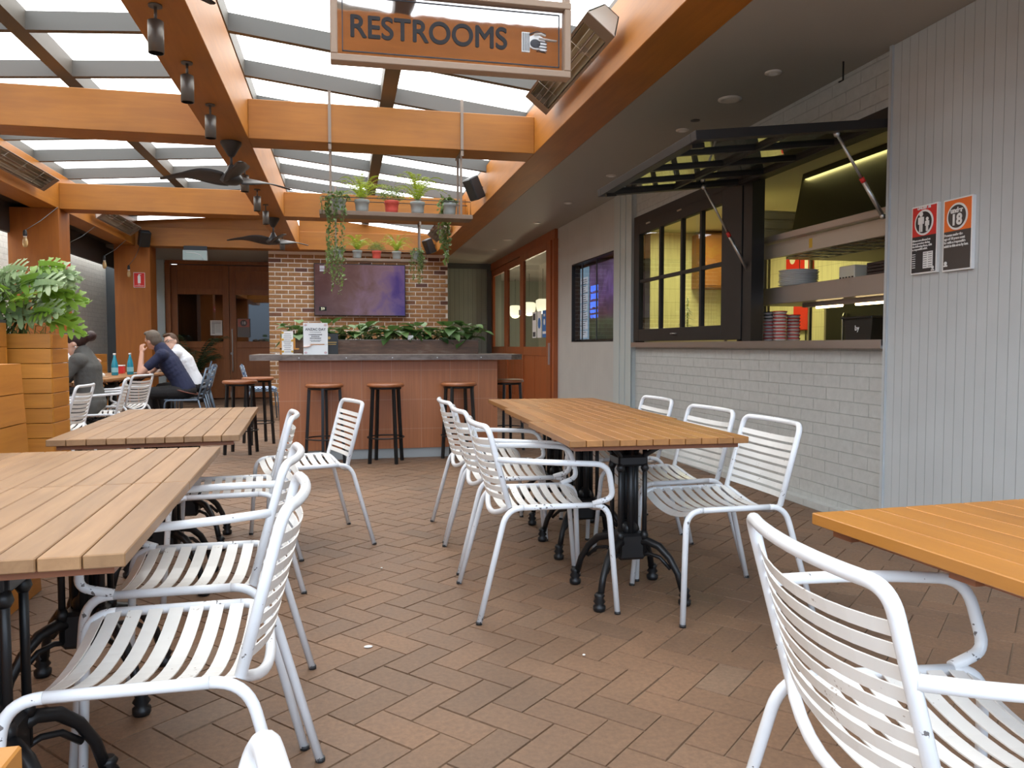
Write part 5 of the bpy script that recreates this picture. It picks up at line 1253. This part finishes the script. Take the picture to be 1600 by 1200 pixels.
for k, (a, up, rr, l) in enumerate(specs):
    o_ = Vector((random.uniform(-.55, .25), random.uniform(-.06, .06), 0)); e_ = o_ + Vector((math.cos(a) * rr, math.sin(a) * rr * .7, .06 + .44 * up))
    e_.x = min(e_.x, .34)
    if e_.x > .05: e_.z = max(e_.z, .16)
    s_.tube([o_, o_.lerp(e_, .5) + Vector((0, 0, .06)), e_], .0035, 6)
    d = Vector((math.cos(a), math.sin(a) * .8, random.uniform(.0, .40))); lobed(b if k % 4 else bg_, e_, d, Vector((random.uniform(-.3, .3), -.9, .8)), l, random.random())
for (e_, d, l) in ((Vector((.40, -.05, .13)), Vector((1, -.1, -.3)), .17), (Vector((.34, .0, .26)), Vector((1, .1, .10)), .22), (Vector((.26, -.10, .32)), Vector((1, 0, .5)), .22)):
    lobed(bg_, e_, d, Vector((0, -.8, .7)), l, .8); s_.tube([Vector((.1, 0, 0)), e_ * .6 + Vector((0, 0, .08)), e_], .006, 6)
b.build('leaves', M['philo'], t); bg_.build('young_leaves', M['philog'], t); s_.build('stems', M['stem'], t)
g_ = MB()
for k in range(150):
    x = random.uniform(-.5, .36); y = random.uniform(-.10, .10); g_.tube([(x, y, -.01), (x + random.uniform(-.04, .04), y + random.uniform(-.03, .02), random.uniform(.04, .10)), (x + random.uniform(-.09, .09), y + random.uniform(-.06, .0), random.uniform(.02, .13))], [.002, .002, .0006], 4)
gr = g_.build('undergrowth', M['buxus'], t)

# potted palm by the rear doors
t = thing('potted_palm', 'dark palm in a dark pot in front of the rear doors', 'plant', (-3.0, 16.9, 0))
MB().lathe([(.24, 0), (.30, .55), (.32, .58), (.28, .58), (.26, .5)], n=24).build('pot', M['potd'], t)
b = MB(); random.seed(5)
for i in range(34):
    a = random.random() * 6.283; up = random.uniform(.5, 1.2); ln = random.uniform(.35, .68); P_ = []
    for k in range(9): u = k / 8; P_.append(Vector((ln * u * math.cos(a), ln * u * math.sin(a), .52 + up * (1.5 * u - .75 * u * u) )))
    b.tube(P_, .004, 4, var=.2)
    for k in range(2, 9):
        tg = (P_[k] - P_[k - 1]).normalized(); sd = tg.cross(Vector((0, 0, 1))).normalized()
        for f in (0, .5):
            c = P_[k - 1].lerp(P_[k], f)
            for s in (-1, 1): tip = c + sd * s * .13 + tg * .10 - Vector((0, 0, .07)); b.add([c - tg * .008, c + tg * .012, tip], [(0, 1, 2)], False, var=random.random())
b.build('fronds', M['palm'], t)

# things on the diners' table
for i, (x, y, l) in enumerate(((-2.74, 11.00, 'right one of the two blue glass water bottles on the diners table'), (-2.86, 10.75, 'left one of the two blue glass water bottles on the diners table'))):
    t = thing('water_bottle', l, 'bottle', (x, y, .77), 0, 'blue water bottles')
    MB().lathe([(.036, 0), (.040, .01), (.040, .13), (.030, .18), (.015, .235), (.014, .26)], n=20).build('glass_body', M['teal'], t); MB().cyl((0, 0, .26), .017, .022, 14).build('cap', M['signw'], t)
    MB().lathe([(.0405, .04), (.0405, .10)], n=20, capb=False, capt=False).build('label_print', mat('pale_blue_label', (.25, .55, .62), .5), t)
t = thing('food_box', 'small red box with white lid between the two blue bottles', 'box', (-3.0, 11.45, .77)); MB().box(-.07, .07, -.06, .06, 0, .10, ch=.004).build('box_body', M['red'], t); MB().box(-.073, .073, -.063, .063, .10, .115, ch=.003).build('lid', M['signw'], t)
t = thing('serving_tray', 'pale tray with crumpled napkins on the diners table', 'tray', (-2.95, 9.95, .77)); MB().box(-.2, .2, -.14, .14, 0, .012, ch=.004).build('tray', mat('tray_tan', (.42, .28, .16), .5), t)
b = MB(); random.seed(3)
for k in range(7): b.ell((random.uniform(-.03, .16), random.uniform(-.06, .06), .03 + random.random() * .03), (.045, .035, .028), Euler((random.random(), random.random(), random.random())).to_matrix().to_4x4(), nu=7, nv=5)
b.build('napkins', M['paper'], t)
t = thing('side_plate', 'small white plate with cutlery near the navy man\'s elbow', 'plate', (-2.68, 11.2, .77)); plate_mesh(.10).build('plate', M['plate'], t); MB().tube([(-.08, -.02, .025), (.12, .02, .022)], .004, 5).build('fork', M['kblack'], t)

for i, (x, y, l) in enumerate(((.08, 2.95, 'pale dry petal lying on the pavers in the aisle'), (.86, 2.70, 'tiny white crumb on the pavers in front of the middle table'), (.18, 4.0, 'tiny pale chip on the pavers behind the lone aisle chair'))):
    o = MB().ell((0, 0, .004), ((.018, .010, .004) if i == 0 else (.006, .005, .003)), nu=8, nv=5).build('fallen_petal' if i == 0 else 'floor_crumb', M['paper']); o.location = (x, y, .0); tag(o, l, 'debris')

# ================================================================ PEOPLE
def capsule(b, p0, p1, r0, r1, n=12):
    p0, p1 = Vector(p0), Vector(p1)
    b.tube([p0, p0.lerp(p1, .5), p1], [r0, (r0 + r1) / 2, r1], n); b.ell(p0, (r0,) * 3, nu=n, nv=8); b.ell(p1, (r1,) * 3, nu=n, nv=8)
def fuse(b, name, m, parent, vox=.009, sm=3):
    o = b.build(name, m, parent, recalc=True)
    r = o.modifiers.new('r', 'REMESH'); r.mode = 'VOXEL'; r.voxel_size = vox; r.use_smooth_shade = True
    s = o.modifiers.new('s', 'SMOOTH'); s.iterations = sm; s.factor = .5
    bpy.context.view_layer.update(); dg = bpy.context.evaluated_depsgraph_get(); me = bpy.data.meshes.new_from_object(o.evaluated_get(dg)); old = o.data; o.modifiers.clear(); o.data = me; bpy.data.meshes.remove(old)
    me.materials.clear(); me.materials.append(m)
    for p in me.polygons: p.use_smooth = True
    return o
def head(b, c, fx, up, s=1.0, ear=True):
    """skull, jaw, nose, ears, as ellipsoids; fx = facing dir"""
    fx = Vector(fx).normalized(); up = Vector(up).normalized(); sd = up.cross(fx).normalized(); up = fx.cross(sd).normalized()
    F = Matrix((fx, sd, up)).transposed().to_4x4(); c = Vector(c)
    P = lambda x, y, z: c + (fx * x + sd * y + up * z) * s
    b.ell(P(0, 0, .02), (.098 * s, .076 * s, .105 * s), F); b.ell(P(.03, 0, -.045), (.062 * s, .056 * s, .07 * s), F); b.ell(P(.075, 0, -.085), (.022 * s, .025 * s, .02 * s), F)
    b.ell(P(.10, 0, -.015), (.018 * s, .013 * s, .024 * s), F, nu=8, nv=6); b.ell(P(.083, 0, .03), (.02 * s, .05 * s, .016 * s), F, nu=8, nv=6); b.ell(P(.088, 0, -.052), (.012 * s, .022 * s, .009 * s), F, nu=8, nv=6)
    if ear:
        for y in (-1, 1): b.ell(P(-.005, y * .078, -.01), (.02 * s, .010 * s, .032 * s), F, nu=8, nv=6)
    return F, P
def hand(b, w, d, palm_n, curl=.5, s=1.0, side=1):
    """w wrist, d towards fingers, palm_n palm normal"""
    w = Vector(w); d = Vector(d).normalized(); n = Vector(palm_n); n = (n - d * n.dot(d)).normalized(); sd = d.cross(n).normalized() * side
    F = Matrix((d, sd, n)).transposed().to_4x4()
    b.ell(w + d * .045 * s, (.052 * s, .040 * s, .017 * s), F)
    for k, (o, ln) in enumerate(((-.030, .066), (-.010, .076), (.010, .071), (.029, .056))):
        p = w + d * .082 * s + sd * o * s; dd = d; q = p
        for j in range(3):
            a = curl * (.7 + .45 * j); dd = (d * math.cos(a * (j + .6)) + n * math.sin(a * (j + .6))).normalized(); e = q + dd * ln * s * (.42, .33, .25)[j]; capsule(b, q, e, .0088 * s, .0080 * s, 8); q = e
    p = w + d * .02 * s - sd * .030 * s; e = p + (d * .6 - sd * .7 + n * .3).normalized() * .035 * s; capsule(b, p, e, .012 * s, .010 * s, 8); capsule(b, e, e + (d * .9 - sd * .1 + n * .45).normalized() * .03 * s, .010 * s, .008 * s, 8)
def person(lab, loc, rz, J, skin, shirt, trous, hair, sleeve, hairfn, extra=None, s=1.0, skirt=False):
    t = thing('person', lab, 'person', loc, rz); V = lambda k: Vector(J[k])
    b = MB()
    # torso + head + limbs as one skin
    def torso(b, g):
        pel, wst, ch, nk = V('pelvis'), V('waist'), V('chest'), V('neck')
        for p0, p1, ax, wd0, wd1, dp0, dp1 in ((pel, wst, 0, .165, .150, .125, .115), (wst, ch, 0, .150, .175, .115, .125), (ch, nk, 0, .175, .09, .125, .075)):
            for k in range(5):
                u = k / 4; c = p0.lerp(p1, u); dz = (p1 - p0).normalized(); sdv = Vector((0, 1, 0)); fw = sdv.cross(dz).normalized(); F = Matrix((fw, sdv, dz)).transposed().to_4x4()
                b.ell(c, ((dp0 + (dp1 - dp0) * u) + g, (wd0 + (wd1 - wd0) * u) + g, .085 + g), F, nu=16, nv=9)
        for q in ('L', 'R'): capsule(b, ch.lerp(nk, .45), V('sh' + q), .075 + g, .066 + g)
    torso(b, 0); F, P = head(b, J['head'], J['face'], J['up'], s)
    capsule(b, V('neck') - Vector((0, 0, .02)), Vector(J['head']) + Vector((0, 0, -.04)) - Vector(J['face']) * .02, .056, .052)
    for q in ('L', 'R'):
        capsule(b, V('sh' + q), V('el' + q), .052, .040); capsule(b, V('el' + q), V('wr' + q), .041, .027)
        hand(b, J['wr' + q], J['hd' + q], J['hn' + q], J.get('curl' + q, .5), s, 1 if q == 'L' else -1)
        capsule(b, V('hip' + q), V('kn' + q), .082, .060); capsule(b, V('kn' + q), V('an' + q), .058, .040); capsule(b, V('an' + q) - Vector((0, 0, .03)), V('an' + q) + Vector((.14, 0, -.04)), .036, .028)
    fuse(b, 'body', skin, t, .0085)
    c = MB(); torso(c, .012)
    for q in ('L', 'R'):
        e = V('sh' + q).lerp(V('el' + q), min(1, sleeve)); capsule(c, V('sh' + q), e, .066, .058)
        if sleeve > 1: capsule(c, e, V('el' + q).lerp(V('wr' + q), sleeve - 1), .054, .040)
    c.lathe([(.062, 0), (.058, .03)], V('neck') + Vector((0, 0, -.005)), 16)
    fuse(c, 'shirt', shirt, t, .011, 2)
    c = MB(); 
    for q in ('L', 'R'):
        capsule(c, V('hip' + q), V('kn' + q), .094, .072); capsule(c, V('kn' + q), V('an' + q) + Vector((0, 0, .03)), .072, .056)
    sdv = Vector((0, 1, 0)); c.ell(V('pelvis') - Vector((0, 0, .02)), (.145, .185, .10)); 
    if skirt: c.ell(V('pelvis') + Vector((.12, 0, -.06)), (.22, .19, .13))
    fuse(c, 'trousers', trous, t, .011, 2)
    for q in ('L', 'R'):
        c = MB(); a = V('an' + q); c.ell(a + Vector((.05, 0, -.045)), (.13, .045, .035)); c.ell(a + Vector((-.02, 0, -.02)), (.055, .042, .05)); fuse(c, 'shoe', M['shoe'], t, .009)
    c = MB(); hairfn(c, F, P); fuse(c, 'hair', hair, t, .007, 2)
    for y in (-.032, .032): MB().ell(P(.088, y, .012), (.010, .013, .009), F, nu=10, nv=7).build('eye', M['signw'], t); MB().ell(P(.096, y, .012), (.004, .006, .006), F, nu=8, nv=5).build('pupil', M['ink'], t)
    if extra: extra(t, F, P)
    return t
def short_hair(c, F, P):
    c.ell(P(-.018, 0, .045), (.098, .084, .095), F); c.ell(P(-.05, 0, .0), (.065, .078, .085), F); c.ell(P(.05, 0, .105), (.045, .06, .028), F)
def glasses(t, F, P):
    b = MB()
    for y in (-.034, .034): b.tube([P(.108, y + .026 * math.cos(q), .012 + .018 * math.sin(q)) for q in [k * .5236 for k in range(12)]], .0028, 5, closed=True); b.tube([P(.106, y * 1.75, .015), P(.0, y * 2.45, .012)], .0028, 5)
    b.tube([P(.11, -.009, .014), P(.11, .009, .014)], .0028, 5); b.build('glasses', M['ink'], t)
def belt(t, F, P):
    MB().tube([(-.155 + .0 , 0, 0)], .01, 4) if False else None
    q = MB(); q.tube([Vector((-.02 + .155 * math.cos(a), .190 * math.sin(a), .565 + .05 * math.cos(a))) for a in [k * .2618 for k in range(24)]], .014, 6, closed=True, flat=.6); q.build('belt', M['belt'], t)
# local frame: +x = facing (away from chair back), z up, seat at .47
man = dict(pelvis=(-.02, 0, .58), waist=(.05, 0, .73), chest=(.17, 0, .93), neck=(.27, 0, 1.095), head=(.335, .02, 1.20), face=(.85, -.45, -.35), up=(.35, 0, .95),
    shL=(.22, .185, 1.03), elL=(.48, .24, .80), wrL=(.50, .05, .80), hdL=(.3, -1, 0), hnL=(0, 0, -1), shR=(.22, -.185, 1.03), elR=(.43, -.22, .81), wrR=(.42, -.02, .80), hdR=(.5, 1, 0), hnR=(0, 0, -1),
    hipL=(.02, .10, .55), knL=(.43, .13, .54), anL=(.40, .14, .10), hipR=(.02, -.10, .55), knR=(.43, -.12, .54), anR=(.34, -.13, .10))
def mod(b, **k): d = dict(b); d.update(k); return d
# note: these men face -x in the world, so local +y is towards the camera after the 180 degree turn
navy = mod(man, elL=(.46, .25, .80), wrL=(.455, .17, 1.06), hdL=(.05, -.25, 1), hnL=(-.5, -.8, 0), curlL=.9, face=(.8, -.55, -.1), head=(.36, -.01, 1.215), neck=(.26, 0, 1.105))
person('man in a navy polo shirt leaning on the table, hand at his face', (-2.04, 10.75, 0), 180, navy, M['skin'], M['navy'], M['trouser'], M['hairgrey'], .62, short_hair, belt)
whm = mod(man, face=(.45, .85, -.05), head=(.30, .02, 1.20), neck=(.23, 0, 1.085), chest=(.13, 0, .92))
person('man in a white shirt with glasses sitting beyond the man in navy', (-2.14, 12.05, 0), 180, whm, M['skin2'], M['whitecl'], M['trouser'], M['hairbr'], 1.1, short_hair, glasses)
def bun(c, F, P):
    c.ell(P(-.03, 0, .035), (.108, .090, .105), F); c.ell(P(.03, 0, .085), (.075, .078, .045), F); c.ell(P(-.155, 0, .0), (.062, .06, .055), F); c.ell(P(-.09, 0, .0), (.05, .05, .05), F)
wom = mod(man, pelvis=(.02, 0, .60), waist=(.035, 0, .74), chest=(.05, 0, .92), neck=(.08, 0, 1.065), head=(.155, 0, 1.175), face=(.9, 0, -.45), up=(.45, 0, .9), shL=(.10, .18, 1.0), elL=(.24, .22, .81), wrL=(.44, .10, .83), shR=(.10, -.18, 1.0), elR=(.28, -.22, .81), hdL=(.8, -.6, .1))
person('woman in a grey long-sleeved dress with her dark hair in a bun, facing left', (-2.46, 8.48, 0), 186, wom, M['skin2'], M['greycl'], M['greycl'], M['hairdk'], 1.55, bun, lambda t, F, P: MB().ell(P(-.005, .086, -.045), (.008, .006, .008), F, nu=8, nv=6).build('earring', M['signw'], t), skirt=True)
def longhair(c, F, P):
    c.ell(P(-.02, 0, .04), (.105, .09, .105), F); c.ell(P(-.07, 0, -.06), (.06, .08, .14), F)
girl = mod(man, pelvis=(.0, 0, .58), waist=(.03, 0, .72), chest=(.06, 0, .88), neck=(.09, 0, 1.02), head=(.13, 0, 1.13), face=(.9, .35, -.3), shL=(.07, .16, .97), elL=(.20, .30, .88), wrL=(.10, .38, 1.02), hdL=(.2, .4, .6), shR=(.07, -.16, .97), elR=(.22, -.26, .84), wrR=(.36, -.20, .98), hdR=(.9, .2, -.1), hnR=(0, 0, -1), curlR=.9)
person('sandy-haired person mostly hidden behind the woman in grey, arm raised', (-3.53, 10.95, 0), 8, girl, M['skin2'], M['skin2'] if False else M['whitecl'], M['trouser'], M['hairbl'], .5, longhair)
